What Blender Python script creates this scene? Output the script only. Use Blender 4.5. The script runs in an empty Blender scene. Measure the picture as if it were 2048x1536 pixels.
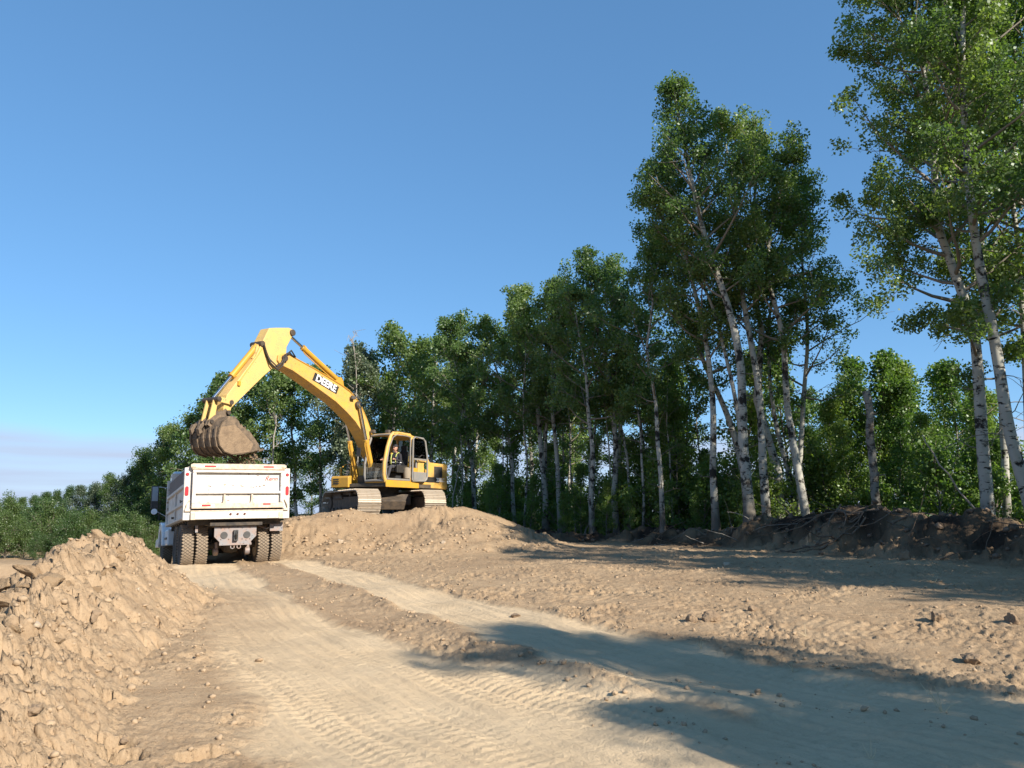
import bpy, bmesh, math, random
import numpy as np
from mathutils import Vector, Matrix

# ------------------------------------------------------------------ camera, sky, sun, exposure
S = bpy.context.scene
COL = S.collection
PITCH = math.radians(9.6); FPX = 1550.0; EYE = 1.6
cam = bpy.data.cameras.new('camera'); cam_o = bpy.data.objects.new('camera', cam); COL.objects.link(cam_o)
cam_o.location = (0, 0, EYE); cam_o.rotation_euler = (math.pi/2 + PITCH, 0, 0)
cam.sensor_width = 36.0; cam.lens = 36.0*FPX/2048; cam.clip_start = 0.1; cam.clip_end = 6000
S.camera = cam_o
SUN_EL = math.radians(29); SUN_X, SUN_Y = 0.70, -0.714
SUN_ROT = math.atan2(SUN_X, SUN_Y)
world = bpy.data.worlds.new('World'); S.world = world; world.use_nodes = True
def world_nodes():
    nt = world.node_tree; nt.nodes.clear(); N = nt.nodes.new; L = nt.links.new
    out = N('ShaderNodeOutputWorld'); bg = N('ShaderNodeBackground'); bg.inputs['Strength'].default_value = 0.10
    sky = N('ShaderNodeTexSky'); sky.sky_type = 'NISHITA'; sky.sun_disc = False
    sky.sun_elevation = SUN_EL; sky.sun_rotation = SUN_ROT; sky.altitude = 600; sky.air_density = 0.8; sky.dust_density = 0.0; sky.ozone_density = 8.0
    hs = N('ShaderNodeHueSaturation'); hs.inputs['Saturation'].default_value = 1.25; hs.inputs['Value'].default_value = 2.03; hs.inputs['Hue'].default_value = .499
    gm = N('ShaderNodeGamma'); gm.inputs[1].default_value = 0.56; L(sky.outputs[0], gm.inputs[0]); L(gm.outputs[0], hs.inputs['Color'])
    tc = N('ShaderNodeTexCoord'); sep = N('ShaderNodeSeparateXYZ'); L(tc.outputs['Generated'], sep.inputs[0])
    mp = N('ShaderNodeMapping'); mp.inputs['Scale'].default_value = (3, 3, 55); L(tc.outputs['Generated'], mp.inputs[0])
    nz = N('ShaderNodeTexNoise'); nz.inputs['Scale'].default_value = 1.0; nz.inputs['Detail'].default_value = 5; L(mp.outputs[0], nz.inputs['Vector'])
    mp2 = N('ShaderNodeMapping'); mp2.inputs['Scale'].default_value = (2, 2, 4); L(tc.outputs['Generated'], mp2.inputs[0])
    nz2 = N('ShaderNodeTexNoise'); nz2.inputs['Scale'].default_value = 1.4; nz2.inputs['Detail'].default_value = 3; L(mp2.outputs[0], nz2.inputs['Vector'])
    # thin stratus bank low over the horizon: top edge near 5.5 degrees, a little wavy
    add = N('ShaderNodeMath'); add.operation = 'MULTIPLY_ADD'; add.inputs[1].default_value = 0.05; L(nz2.outputs[0], add.inputs[0]); L(sep.outputs['Z'], add.inputs[2])
    mr = N('ShaderNodeMapRange'); mr.interpolation_type = 'SMOOTHSTEP'
    mr.inputs['From Min'].default_value = 0.133; mr.inputs['From Max'].default_value = 0.108; L(add.outputs[0], mr.inputs['Value'])
    mr2 = N('ShaderNodeMapRange'); mr2.inputs['From Min'].default_value = 0.35; mr2.inputs['From Max'].default_value = 0.62; mr2.inputs['To Min'].default_value = 0.6; mr2.inputs['To Max'].default_value = 1.0
    L(nz.outputs[0], mr2.inputs['Value'])
    mul = N('ShaderNodeMath'); mul.operation = 'MULTIPLY'; L(mr.outputs[0], mul.inputs[0]); L(mr2.outputs[0], mul.inputs[1])
    mix = N('ShaderNodeMix'); mix.data_type = 'RGBA'; L(mul.outputs[0], mix.inputs['Factor']); L(hs.outputs[0], mix.inputs['A'])
    mix.inputs['B'].default_value = (3.05, 3.72, 4.95, 1)
    L(mix.outputs['Result'], bg.inputs['Color']); L(bg.outputs[0], out.inputs['Surface'])
world_nodes()
sl = bpy.data.lights.new('sun', 'SUN'); sl.energy = 5.0; sl.angle = math.radians(0.53); sl.color = (1.0, 0.93, 0.82)
so = bpy.data.objects.new('sun', sl); COL.objects.link(so); so.location = (20, -30, 40)
so.rotation_euler = Vector((SUN_X*math.cos(SUN_EL), SUN_Y*math.cos(SUN_EL), math.sin(SUN_EL))).to_track_quat('Z', 'Y').to_euler()
S.view_settings.view_transform = 'Standard'; S.view_settings.look = 'None'
S.view_settings.exposure = 0.85; S.view_settings.gamma = 1.0; S.view_settings.use_curve_mapping = False
S.render.engine = 'CYCLES'
S.cycles.max_bounces = 6; S.cycles.diffuse_bounces = 3; S.cycles.transmission_bounces = 4; S.cycles.glossy_bounces = 2; S.cycles.transparent_max_bounces = 8

# ------------------------------------------------------------------ helpers
def tag(o, label=None, cat=None, group=None, kind=None):
    if label: o['label'] = label
    if cat: o['category'] = cat
    if group: o['group'] = group
    if kind: o['kind'] = kind
    return o
def empty(name, loc=(0, 0, 0), rot=(0, 0, 0), parent=None):
    o = bpy.data.objects.new(name, None); COL.objects.link(o); o.location = loc; o.rotation_euler = rot
    o.empty_display_size = .2
    if parent: o.parent = parent
    return o
def obj(name, me, mat=None, parent=None):
    o = bpy.data.objects.new(name, me); COL.objects.link(o)
    if parent: o.parent = parent
    if mat and not me.materials: me.materials.append(mat)
    return o
def np_mesh(name, V, Fs, smooth=False, tint=None):
    """V (n,3); Fs list of (m,k) int arrays."""
    me = bpy.data.meshes.new(name); V = np.asarray(V, np.float32)
    me.vertices.add(len(V)); me.vertices.foreach_set('co', V.ravel())
    loops = np.concatenate([f.ravel() for f in Fs]).astype(np.int32)
    tot = np.concatenate([np.full(len(f), f.shape[1], np.int32) for f in Fs])
    st = np.concatenate([[0], np.cumsum(tot)[:-1]]).astype(np.int32)
    me.loops.add(len(loops)); me.loops.foreach_set('vertex_index', loops)
    me.polygons.add(len(tot)); me.polygons.foreach_set('loop_start', st); me.polygons.foreach_set('loop_total', tot)
    if smooth: me.polygons.foreach_set('use_smooth', np.ones(len(tot), bool))
    me.update(calc_edges=True)
    if tint is not None:
        a = me.attributes.new('tint', 'FLOAT', 'FACE'); a.data.foreach_set('value', np.asarray(tint, np.float32))
    return me

# camera maths, used only to find where in the world things of the photograph stand
_cF = np.array([0, math.cos(PITCH), math.sin(PITCH)]); _cU = np.array([0, -math.sin(PITCH), math.cos(PITCH)])
def at(px, py, Y):
    r = _cF + (px-1024)/FPX*np.array([1, 0, 0]) - (py-768)/FPX*_cU
    return np.array([0, 0, EYE]) + r*(Y/r[1])
def pix(p):
    d = np.array(p, float) - [0, 0, EYE]; dep = d @ _cF
    return 1024+FPX*d[0]/dep, 768-FPX*(d @ _cU)/dep

# numpy noise
def _h(ix, iy, s):
    ix = ix.astype(np.int64); iy = iy.astype(np.int64)
    n = (ix*374761393 + iy*668265263 + s*974711) & 0xffffffff
    n = ((n ^ (n >> 13))*1274126177) & 0xffffffff
    n = ((n ^ (n >> 16))*2246822519) & 0xffffffff
    return ((n ^ (n >> 15)) & 0xffffff)/float(0x1000000)
def pnoise(x, y, s=0):
    ix = np.floor(x); iy = np.floor(y); fx = x-ix; fy = y-iy
    u = fx*fx*fx*(fx*(fx*6-15)+10); v = fy*fy*fy*(fy*(fy*6-15)+10)
    def g(dx, dy):
        a = _h(ix+dx, iy+dy, s)*2*np.pi
        return np.cos(a)*(fx-dx)+np.sin(a)*(fy-dy)
    a = g(0, 0); b = g(1, 0); c = g(0, 1); d = g(1, 1)
    return ((a+(b-a)*u)+((c+(d-c)*u)-(a+(b-a)*u))*v)*1.5
def fbm(x, y, s=0, o=4, lac=2.1, gain=.5):
    t = 0; a = 1
    for i in range(o):
        t = t+a*pnoise(x, y, s+i*17); x = x*lac+3.1; y = y*lac+1.7; a *= gain
    return t
def domes(x, y, cell, s, dens=.6, rmin=.25, rmax=.62, sharp=.5):
    """height field of clods lying about: max of tilted ellipsoid caps, 0..~1"""
    X = x/cell; Y = y/cell; ix = np.floor(X); iy = np.floor(Y); out = np.zeros_like(X)
    for dx in (-1, 0, 1):
        for dy in (-1, 0, 1):
            cx = ix+dx; cy = iy+dy
            px = cx+_h(cx, cy, s); py = cy+_h(cx, cy, s+1); q = _h(cx, cy, s+2)
            r = rmin+(rmax-rmin)*_h(cx, cy, s+3)**1.5
            an = _h(cx, cy, s+4)*3.1416; ca = np.cos(an); sa = np.sin(an); e = .6+.4*_h(cx, cy, s+5)
            ux = X-px; uy = Y-py
            a = (ux*ca+uy*sa)/r; b = (-ux*sa+uy*ca)/(r*e)
            d2 = np.maximum(np.abs(a), np.abs(b))**2*.5+(a*a+b*b)*.5
            hgt = np.clip(1-d2, 0, 1)**sharp*(r/rmax)*(1+.6*a*(_h(cx, cy, s+6)-.5)*2)
            out = np.maximum(out, np.where(q < dens, hgt, 0))
    return out
def sstep(a, b, x):
    t = np.clip((x-a)/(b-a), 0, 1); return t*t*(3-2*t)
def poly_dist(x, y, P):
    """signed lateral distance, arc length and interpolated values to a polyline P rows (x,y,vals...)"""
    P = np.asarray(P, float); best = np.full(x.shape, 1e9); sd = np.zeros_like(x); arc = np.zeros_like(x); vals = [np.zeros_like(x) for _ in range(P.shape[1]-2)]
    s0 = 0
    for a, b in zip(P[:-1], P[1:]):
        dx, dy = b[0]-a[0], b[1]-a[1]; L2 = dx*dx+dy*dy; L = math.sqrt(L2)
        t = np.clip(((x-a[0])*dx+(y-a[1])*dy)/L2, 0, 1)
        qx = x-a[0]-t*dx; qy = y-a[1]-t*dy; d = np.sqrt(qx*qx+qy*qy); m = d < best
        best = np.where(m, d, best); sd = np.where(m, np.where(dx*(y-a[1])-dy*(x-a[0]) > 0, -1, 1)*d, sd); arc = np.where(m, s0+t*L, arc)
        for i in range(len(vals)): vals[i] = np.where(m, a[2+i]+t*(b[2+i]-a[2+i]), vals[i])
        s0 += L
    return best, sd, arc, vals

def plates(x, y, cell, s, warp=.35, tilt=.9, gap=.10):
    """broken crust: Voronoi lumps of different height and tilt with crevices between, about -.6..+.6"""
    X = x/cell; Y = y/cell
    X, Y = X+pnoise(X*1.3, Y*1.3, s+50)*warp+pnoise(X*4, Y*4, s+52)*warp*.35, Y+pnoise(X*1.3, Y*1.3, s+51)*warp+pnoise(X*4, Y*4, s+53)*warp*.35
    ix = np.floor(X); iy = np.floor(Y); f1 = np.full(X.shape, 9.); f2 = np.full(X.shape, 9.); hh = np.zeros_like(X)
    for dx in (-1, 0, 1):
        for dy in (-1, 0, 1):
            cx = ix+dx; cy = iy+dy; ux = X-cx-_h(cx, cy, s); uy = Y-cy-_h(cx, cy, s+1); d = np.sqrt(ux*ux+uy*uy)
            an = _h(cx, cy, s+3)*6.283; z = _h(cx, cy, s+2)**1.6-.4+tilt*(ux*np.cos(an)+uy*np.sin(an))*_h(cx, cy, s+4)
            m = d < f1; f2 = np.where(m, f1, np.minimum(f2, d)); hh = np.where(m, z, hh); f1 = np.where(m, d, f1)
    e = np.clip((f2-f1)/gap, 0, 1)
    return hh*(.35+.65*e)-.28*(1-e)
# mechanical mesh builder
class B:
    def __init__(s): s.v = []; s.f = []
    def add(s, vs, fs):
        n = len(s.v); s.v += [tuple(map(float, v)) for v in vs]; s.f += [tuple(i+n for i in f) for f in fs]; return s
    def box(s, x0, x1, y0, y1, z0, z1, M=None):
        vs = [Vector((x, y, z)) for x in (x0, x1) for y in (y0, y1) for z in (z0, z1)]
        if M is not None: vs = [M @ v for v in vs]
        return s.add(vs, [(0, 1, 3, 2), (4, 6, 7, 5), (0, 4, 5, 1), (2, 3, 7, 6), (0, 2, 6, 4), (1, 5, 7, 3)])
    def prism(s, poly, y0, y1, ax='y'):
        """polygon in (x,z) extruded along y (or other plane by ax)"""
        n = len(poly)
        mk = {'y': lambda p, t: (p[0], t, p[1]), 'x': lambda p, t: (t, p[0], p[1]), 'z': lambda p, t: (p[0], p[1], t)}[ax]
        vs = [mk(p, y0) for p in poly]+[mk(p, y1) for p in poly]
        fs = [tuple(range(n)), tuple(range(2*n-1, n-1, -1))]+[(i, i+n, (i+1) % n+n, (i+1) % n) for i in range(n)]
        return s.add(vs, fs)
    def cyl(s, a, b, r, n=16, r2=None, cap=True):
        a = Vector(a); b = Vector(b); d = (b-a).normalized(); u = d.orthogonal().normalized(); w = d.cross(u); r2 = r if r2 is None else r2
        vs = []
        for c, rr in ((a, r), (b, r2)):
            for i in range(n):
                t = 2*math.pi*i/n; vs.append(c+u*math.cos(t)*rr+w*math.sin(t)*rr)
        fs = [(i, (i+1) % n, (i+1) % n+n, i+n) for i in range(n)]
        if cap: fs += [tuple(range(n-1, -1, -1)), tuple(range(n, 2*n))]
        return s.add(vs, fs)
    def tube(s, pts, r, n=8):
        V, Fc = tube_np(np.array([tuple(p) for p in pts], float), np.full(len(pts), r) if np.isscalar(r) else np.array(r), n)
        k = len(pts)*n
        return s.add(V, [tuple(f) for f in Fc]+[tuple(range(n-1, -1, -1)), tuple(range(k-n, k))])
    def lathe(s, prof, c, axis='y', n=40):
        """prof list of (radius, offset along axis)"""
        vs = []
        for r, o in prof:
            for i in range(n):
                t = 2*math.pi*i/n
                vs.append((c[0]+r*math.cos(t), c[1]+o, c[2]+r*math.sin(t)) if axis == 'y' else (c[0]+r*math.cos(t), c[1]+r*math.sin(t), c[2]+o))
        m = len(prof); fs = []
        for j in range(m-1):
            for i in range(n): fs.append((j*n+i, j*n+(i+1) % n, (j+1)*n+(i+1) % n, (j+1)*n+i))
        fs += [tuple(range(n-1, -1, -1)), tuple(range((m-1)*n, m*n))]
        return s.add(vs, fs)
    def mesh(s, name, smooth=False):
        me = bpy.data.meshes.new(name); me.from_pydata(s.v, [], s.f); me.validate()
        bm = bmesh.new(); bm.from_mesh(me); bmesh.ops.recalc_face_normals(bm, faces=bm.faces); bm.to_mesh(me); bm.free()
        if smooth:
            for p in me.polygons: p.use_smooth = True
        return me
    def build(s, name, mat, parent=None, bevel=0, smooth=False, label=None):
        o = obj(name, s.mesh(name, smooth), mat, parent)
        if bevel:
            m = o.modifiers.new('bevel', 'BEVEL'); m.width = bevel; m.segments = 2; m.limit_method = 'ANGLE'; m.angle_limit = math.radians(40)
        if smooth:
            m = o.modifiers.new('ws', 'EDGE_SPLIT'); m.split_angle = math.radians(38)
        if label: o['label'] = label
        return o
def tube_np(P, R, n):
    P = np.asarray(P, float); T = np.gradient(P, axis=0); T /= np.linalg.norm(T, axis=1)[:, None]+1e-9
    ref = np.array([.37, .21, .9]) if abs(T[0][2]) < .8 else np.array([1., .13, 0])
    U = np.cross(T, ref); U /= np.linalg.norm(U, axis=1)[:, None]+1e-9; W = np.cross(T, U)
    a = np.arange(n)*2*np.pi/n
    V = (P[:, None, :]+(U[:, None, :]*np.cos(a)[None, :, None]+W[:, None, :]*np.sin(a)[None, :, None])*np.asarray(R)[:, None, None]).reshape(-1, 3)
    i = np.arange(n); j = (i+1) % n; k = np.arange(len(P)-1)[:, None]*n
    return V, np.stack([k+i, k+j, k+n+j, k+n+i], -1).reshape(-1, 4)

# ------------------------------------------------------------------ materials
def mat(name, col, rough=.6, metal=0., dirt=None, dirt_amt=.4, dirt_scale=6, bump=0., spec=.5, rust=None, rust_amt=0., rust_scale=9, wear_seed=0.):
    m = bpy.data.materials.new(name); m.use_nodes = True; nt = m.node_tree; N = nt.nodes.new; L = nt.links.new
    p = nt.nodes['Principled BSDF']; p.inputs['Roughness'].default_value = rough; p.inputs['Metallic'].default_value = metal
    p.inputs['Specular IOR Level'].default_value = spec
    tc = N('ShaderNodeTexCoord'); mp = N('ShaderNodeMapping'); mp.inputs['Location'].default_value = (wear_seed, wear_seed*.7, 0); L(tc.outputs['Object'], mp.inputs[0])
    last = None
    rgb = N('ShaderNodeRGB'); rgb.outputs[0].default_value = (*col, 1); last = rgb.outputs[0]
    nz = N('ShaderNodeTexNoise'); nz.inputs['Scale'].default_value = 1.7; nz.inputs['Detail'].default_value = 6; L(mp.outputs[0], nz.inputs['Vector'])
    hv = N('ShaderNodeHueSaturation'); mr = N('ShaderNodeMapRange'); mr.inputs['To Min'].default_value = .86; mr.inputs['To Max'].default_value = 1.12
    L(nz.outputs[0], mr.inputs['Value']); L(mr.outputs[0], hv.inputs['Value']); L(last, hv.inputs['Color']); last = hv.outputs[0]
    def layer(last, c, amt, sc, det, lo, hi):
        n2 = N('ShaderNodeTexNoise'); n2.inputs['Scale'].default_value = sc; n2.inputs['Detail'].default_value = det; n2.inputs['Roughness'].default_value = .65; L(mp.outputs[0], n2.inputs['Vector'])
        r = N('ShaderNodeMapRange'); r.inputs['From Min'].default_value = lo; r.inputs['From Max'].default_value = hi; r.inputs['To Max'].default_value = amt; L(n2.outputs[0], r.inputs['Value'])
        x = N('ShaderNodeMix'); x.data_type = 'RGBA'; L(r.outputs[0], x.inputs['Factor']); L(last, x.inputs['A']); x.inputs['B'].default_value = (*c, 1)
        return x.outputs['Result']
    if dirt: last = layer(last, dirt, dirt_amt, dirt_scale, 8, .38, .72)
    if rust: last = layer(last, rust, rust_amt, rust_scale, 6, .60, .68)
    L(last, p.inputs['Base Color'])
    if bump:
        n3 = N('ShaderNodeTexNoise'); n3.inputs['Scale'].default_value = 30; n3.inputs['Detail'].default_value = 6; L(mp.outputs[0], n3.inputs['Vector'])
        bp = N('ShaderNodeBump'); bp.inputs['Strength'].default_value = bump; bp.inputs['Distance'].default_value = .02; L(n3.outputs[0], bp.inputs['Height']); L(bp.outputs[0], p.inputs['Normal'])
    return m
SANDC = (.40, .285, .175)
M = {}
M['yellow'] = mat('yellow_paint', (.63, .365, .07), .55, dirt=(.38, .25, .12), dirt_amt=.75, dirt_scale=3.5, rust=(.12, .07, .03), rust_amt=.6, rust_scale=16)
M['yellow2'] = mat('orange_yellow_paint', (.55, .29, .025), .5, dirt=(.3, .19, .07), dirt_amt=.5, dirt_scale=5)
M['faded'] = mat('faded_yellow_paint', (.64, .42, .13), .6, dirt=(.45, .30, .15), dirt_amt=.6, dirt_scale=4, rust=(.09, .06, .035), rust_amt=.75, rust_scale=20)
M['chrome'] = mat('polished_rod', (.7, .7, .72), .18, 1.0)
M['pin'] = mat('pin_steel', (.055, .045, .038), .6, .3, dirt=(.2, .14, .08), dirt_amt=.4)
M['black'] = mat('black_paint', (.018, .018, .018), .5, dirt=(.12, .09, .06), dirt_amt=.3)
M['darkgrey'] = mat('dark_grey_paint', (.055, .055, .058), .55, dirt=(.2, .15, .1), dirt_amt=.45)
M['grey'] = mat('grey_door_paint', (.20, .195, .185), .5, dirt=(.33, .26, .18), dirt_amt=.5)
M['trackface'] = mat('worn_track_steel', (.38, .32, .25), .55, .25, dirt=(.33, .24, .15), dirt_amt=.5, dirt_scale=9, rust=(.09, .06, .04), rust_amt=.6)
M['cake2'] = mat('dried_soil_crust', (.26, .18, .11), .95, dirt=(.13, .088, .055), dirt_amt=.85, dirt_scale=6, bump=1.0)
M['bucket'] = mat('soiled_bucket_steel', (.105, .078, .055), .75, .2, dirt=(.30, .21, .13), dirt_amt=.75, dirt_scale=7, bump=.4)
M['soilcake'] = mat('caked_soil', (.19, .13, .08), .95, dirt=(.30, .21, .13), dirt_amt=.7, dirt_scale=12, bump=.8)
M['frame'] = mat('undercarriage_frame', (.05, .04, .032), .8, dirt=(.2, .14, .085), dirt_amt=.6)
M['white'] = mat('white_truck_paint', (.60, .58, .54), .5, dirt=(.36, .28, .20), dirt_amt=.62, dirt_scale=3.2, rust=(.26, .13, .06), rust_amt=.85, rust_scale=8)
M['whitec'] = mat('white_cab_paint', (.72, .76, .80), .3, dirt=(.5, .48, .42), dirt_amt=.25)
M['rusty'] = mat('rusty_white_edge', (.56, .48, .37), .6, dirt=(.33, .18, .09), dirt_amt=.75, dirt_scale=12)
M['board'] = mat('weathered_plank', (.17, .145, .13), .85, dirt=(.10, .085, .075), dirt_amt=.6, bump=.4)
M['red'] = mat('red_lens', (.42, .018, .022), .25)
M['amber'] = mat('dark_lamp_glass', (.10, .03, .02), .25)
M['redpaint'] = mat('red_lettering_paint', (.55, .04, .03), .5)
M['reflw'] = mat('white_reflector_tape', (.75, .75, .75), .3)
M['chassis'] = mat('chassis_steel', (.03, .026, .023), .8, dirt=(.16, .115, .07), dirt_amt=.6)
M['hitch'] = mat('hitch_plate_steel', (.20, .20, .205), .6, .3, dirt=(.30, .15, .08), dirt_amt=.75, dirt_scale=5, rust=(.02, .02, .02), rust_amt=.9, rust_scale=14)
M['rubber'] = mat('dusty_rubber', (.032, .029, .026), .85, dirt=(.22, .16, .105), dirt_amt=.45, dirt_scale=5)
M['tread'] = mat('dusty_tread_blocks', (.20, .155, .11), .9, dirt=(.30, .22, .145), dirt_amt=.6, dirt_scale=10)
M['glove'] = mat('mirror_back_chrome', (.25, .25, .26), .3, .7)
M['seat'] = mat('seat_fabric', (.02, .02, .022), .9)
M['skin'] = mat('skin', (.50, .27, .19), .6)
M['shirt'] = mat('dark_shirt', (.022, .02, .026), .9)
M['jeans'] = mat('dark_work_trousers', (.035, .037, .048), .9, dirt=(.12, .1, .08), dirt_amt=.4)
M['vest'] = mat('dark_vest', (.03, .03, .045), .85)
M['hivis'] = mat('yellow_hivis_band', (.42, .45, .12), .6)
M['cap'] = mat('black_cap', (.02, .02, .023), .8)
M['bag'] = mat('tan_bag', (.26, .21, .15), .9)
M['rock'] = mat('pale_rock', (.42, .33, .235), .9, dirt=(.30, .22, .14), dirt_amt=.5, bump=.4)
M['clod'] = mat('clod', (.37, .265, .165), .95, dirt=(.26, .18, .11), dirt_amt=.6, bump=.5)
M['root'] = mat('root_bark', (.12, .085, .06), .95, dirt=(.24, .16, .10), dirt_amt=.6, bump=.5)
M['straw'] = mat('dry_straw', (.55, .44, .27), .8)
M['plate'] = mat('deck_plate', (.05, .042, .033), .8, dirt=(.22, .155, .09), dirt_amt=.5)
def glass_mat():
    m = bpy.data.materials.new('window_glass'); m.use_nodes = True; nt = m.node_tree; N = nt.nodes.new; L = nt.links.new
    for n in list(nt.nodes):
        if n.type != 'OUTPUT_MATERIAL': nt.nodes.remove(n)
    t = N('ShaderNodeBsdfTransparent'); t.inputs[0].default_value = (.86, .89, .88, 1)
    g = N('ShaderNodeBsdfGlossy'); g.inputs['Roughness'].default_value = .04
    fr = N('ShaderNodeFresnel'); fr.inputs['IOR'].default_value = 1.45
    x = N('ShaderNodeMixShader'); L(fr.outputs[0], x.inputs[0]); L(t.outputs[0], x.inputs[1]); L(g.outputs[0], x.inputs[2]); L(x.outputs[0], nt.nodes['Material Output'].inputs[0])
    return m
M['glass'] = glass_mat()
def leaf_mat(name, c1, c2, tr, gloss=.12):
    m = bpy.data.materials.new(name); m.use_nodes = True; nt = m.node_tree; N = nt.nodes.new; L = nt.links.new
    for n in list(nt.nodes):
        if n.type != 'OUTPUT_MATERIAL': nt.nodes.remove(n)
    at_ = N('ShaderNodeAttribute'); at_.attribute_name = 'tint'
    oi = N('ShaderNodeObjectInfo')
    x = N('ShaderNodeMix'); x.data_type = 'RGBA'; x.inputs['A'].default_value = (*c1, 1); x.inputs['B'].default_value = (*c2, 1); L(at_.outputs['Fac'], x.inputs['Factor'])
    hs = N('ShaderNodeHueSaturation'); L(x.outputs['Result'], hs.inputs['Color'])
    r1 = N('ShaderNodeMapRange'); r1.inputs['To Min'].default_value = .482; r1.inputs['To Max'].default_value = .518; L(oi.outputs['Random'], r1.inputs['Value']); L(r1.outputs[0], hs.inputs['Hue'])
    r2 = N('ShaderNodeMapRange'); r2.inputs['To Min'].default_value = 1.18; r2.inputs['To Max'].default_value = .82; L(oi.outputs['Random'], r2.inputs['Value']); L(r2.outputs[0], hs.inputs['Value'])
    d = N('ShaderNodeBsdfDiffuse'); L(hs.outputs[0], d.inputs[0])
    t = N('ShaderNodeBsdfTranslucent'); tm = N('ShaderNodeMix'); tm.data_type = 'RGBA'; tm.blend_type = 'MULTIPLY'; tm.inputs['Factor'].default_value = 1; L(hs.outputs[0], tm.inputs['A']); tm.inputs['B'].default_value = (*tr, 1); L(tm.outputs['Result'], t.inputs[0])
    a = N('ShaderNodeMixShader'); a.inputs[0].default_value = .46; L(d.outputs[0], a.inputs[1]); L(t.outputs[0], a.inputs[2])
    g = N('ShaderNodeBsdfGlossy'); g.inputs['Roughness'].default_value = .45; g.inputs[0].default_value = (.8, .85, .8, 1)
    b = N('ShaderNodeMixShader'); b.inputs[0].default_value = .04; L(a.outputs[0], b.inputs[1]); L(g.outputs[0], b.inputs[2])
    L(b.outputs[0], nt.nodes['Material Output'].inputs[0])
    return m
M['leaf'] = leaf_mat('aspen_leaf', (.078, .128, .042), (.140, .205, .062), (1.75, 1.9, .75))
M['leafb'] = leaf_mat('shrub_leaf', (.090, .155, .036), (.165, .235, .050), (1.7, 1.85, .8))
M['leaff'] = leaf_mat('far_leaf', (.055, .100, .030), (.100, .155, .045), (1.6, 1.8, 1.0))
M['leafp'] = leaf_mat('pale_leaf', (.085, .12, .065), (.13, .165, .10), (1.3, 1.4, 1.0))
def bark_mat(name, pale, dark, amount):
    m = bpy.data.materials.new(name); m.use_nodes = True; nt = m.node_tree; N = nt.nodes.new; L = nt.links.new
    p = nt.nodes['Principled BSDF']; p.inputs['Roughness'].default_value = .85; p.inputs['Specular IOR Level'].default_value = .2
    tc = N('ShaderNodeTexCoord'); oi = N('ShaderNodeObjectInfo')
    off = N('ShaderNodeVectorMath'); off.operation = 'ADD'; L(tc.outputs['Object'], off.inputs[0])
    sc = N('ShaderNodeMath'); sc.operation = 'MULTIPLY'; sc.inputs[1].default_value = 37; L(oi.outputs['Random'], sc.inputs[0]); L(sc.outputs[0], off.inputs[1])
    m1 = N('ShaderNodeMapping'); m1.inputs['Scale'].default_value = (5, 5, 17); L(off.outputs[0], m1.inputs[0])
    n1 = N('ShaderNodeTexNoise'); n1.inputs['Scale'].default_value = 1; n1.inputs['Detail'].default_value = 3; L(m1.outputs[0], n1.inputs['Vector'])
    r1 = N('ShaderNodeMapRange'); r1.inputs['From Min'].default_value = .60; r1.inputs['From Max'].default_value = .66; L(n1.outputs[0], r1.inputs['Value'])
    m2 = N('ShaderNodeMapping'); m2.inputs['Scale'].default_value = (2.6, 2.6, 2.4); L(off.outputs[0], m2.inputs[0])
    n2 = N('ShaderNodeTexNoise'); n2.inputs['Scale'].default_value = 1.2; n2.inputs['Detail'].default_value = 6; n2.inputs['Roughness'].default_value = .65; L(m2.outputs[0], n2.inputs['Vector'])
    r2 = N('ShaderNodeMapRange'); r2.inputs['From Min'].default_value = .57-.06*amount; r2.inputs['From Max'].default_value = .64-.06*amount; L(n2.outputs[0], r2.inputs['Value'])
    mx = N('ShaderNodeMath'); mx.operation = 'MAXIMUM'; L(r1.outputs[0], mx.inputs[0]); L(r2.outputs[0], mx.inputs[1])
    n3 = N('ShaderNodeTexNoise'); n3.inputs['Scale'].default_value = 2.5; n3.inputs['Detail'].default_value = 5; L(off.outputs[0], n3.inputs['Vector'])
    xa = N('ShaderNodeMix'); xa.data_type = 'RGBA'; xa.inputs['A'].default_value = (*pale, 1); xa.inputs['B'].default_value = (pale[0]*.62, pale[1]*.62, pale[2]*.58, 1); L(n3.outputs[0], xa.inputs['Factor'])
    x = N('ShaderNodeMix'); x.data_type = 'RGBA'; L(mx.outputs[0], x.inputs['Factor']); L(xa.outputs['Result'], x.inputs['A']); x.inputs['B'].default_value = (*dark, 1)
    # the furrowed grey-brown foot that old aspens have
    sp = N('ShaderNodeSeparateXYZ'); L(tc.outputs['Object'], sp.inputs[0])
    ad = N('ShaderNodeMath'); ad.operation = 'MULTIPLY_ADD'; ad.inputs[1].default_value = 2.2; L(n3.outputs[0], ad.inputs[0]); L(sp.outputs['Z'], ad.inputs[2])
    rb = N('ShaderNodeMapRange'); rb.inputs['From Min'].default_value = 2.6; rb.inputs['From Max'].default_value = 1.4; L(ad.outputs[0], rb.inputs['Value'])
    xb = N('ShaderNodeMix'); xb.data_type = 'RGBA'; L(rb.outputs[0], xb.inputs['Factor']); L(x.outputs['Result'], xb.inputs['A']); xb.inputs['B'].default_value = (.12, .105, .085, 1)
    L(xb.outputs['Result'], p.inputs['Base Color'])
    bp = N('ShaderNodeBump'); bp.inputs['Strength'].default_value = .5; bp.inputs['Distance'].default_value = .02; bp.invert = True; L(mx.outputs[0], bp.inputs['Height']); L(bp.outputs[0], p.inputs['Normal'])
    return m
M['bark'] = bark_mat('aspen_bark', (.46, .44, .385), (.03, .026, .022), .75)
M['barkd'] = bark_mat('grey_aspen_bark', (.27, .25, .215), (.05, .042, .035), 1.0)
M['twig'] = mat('twig_bark', (.20, .17, .13), .9)
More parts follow.
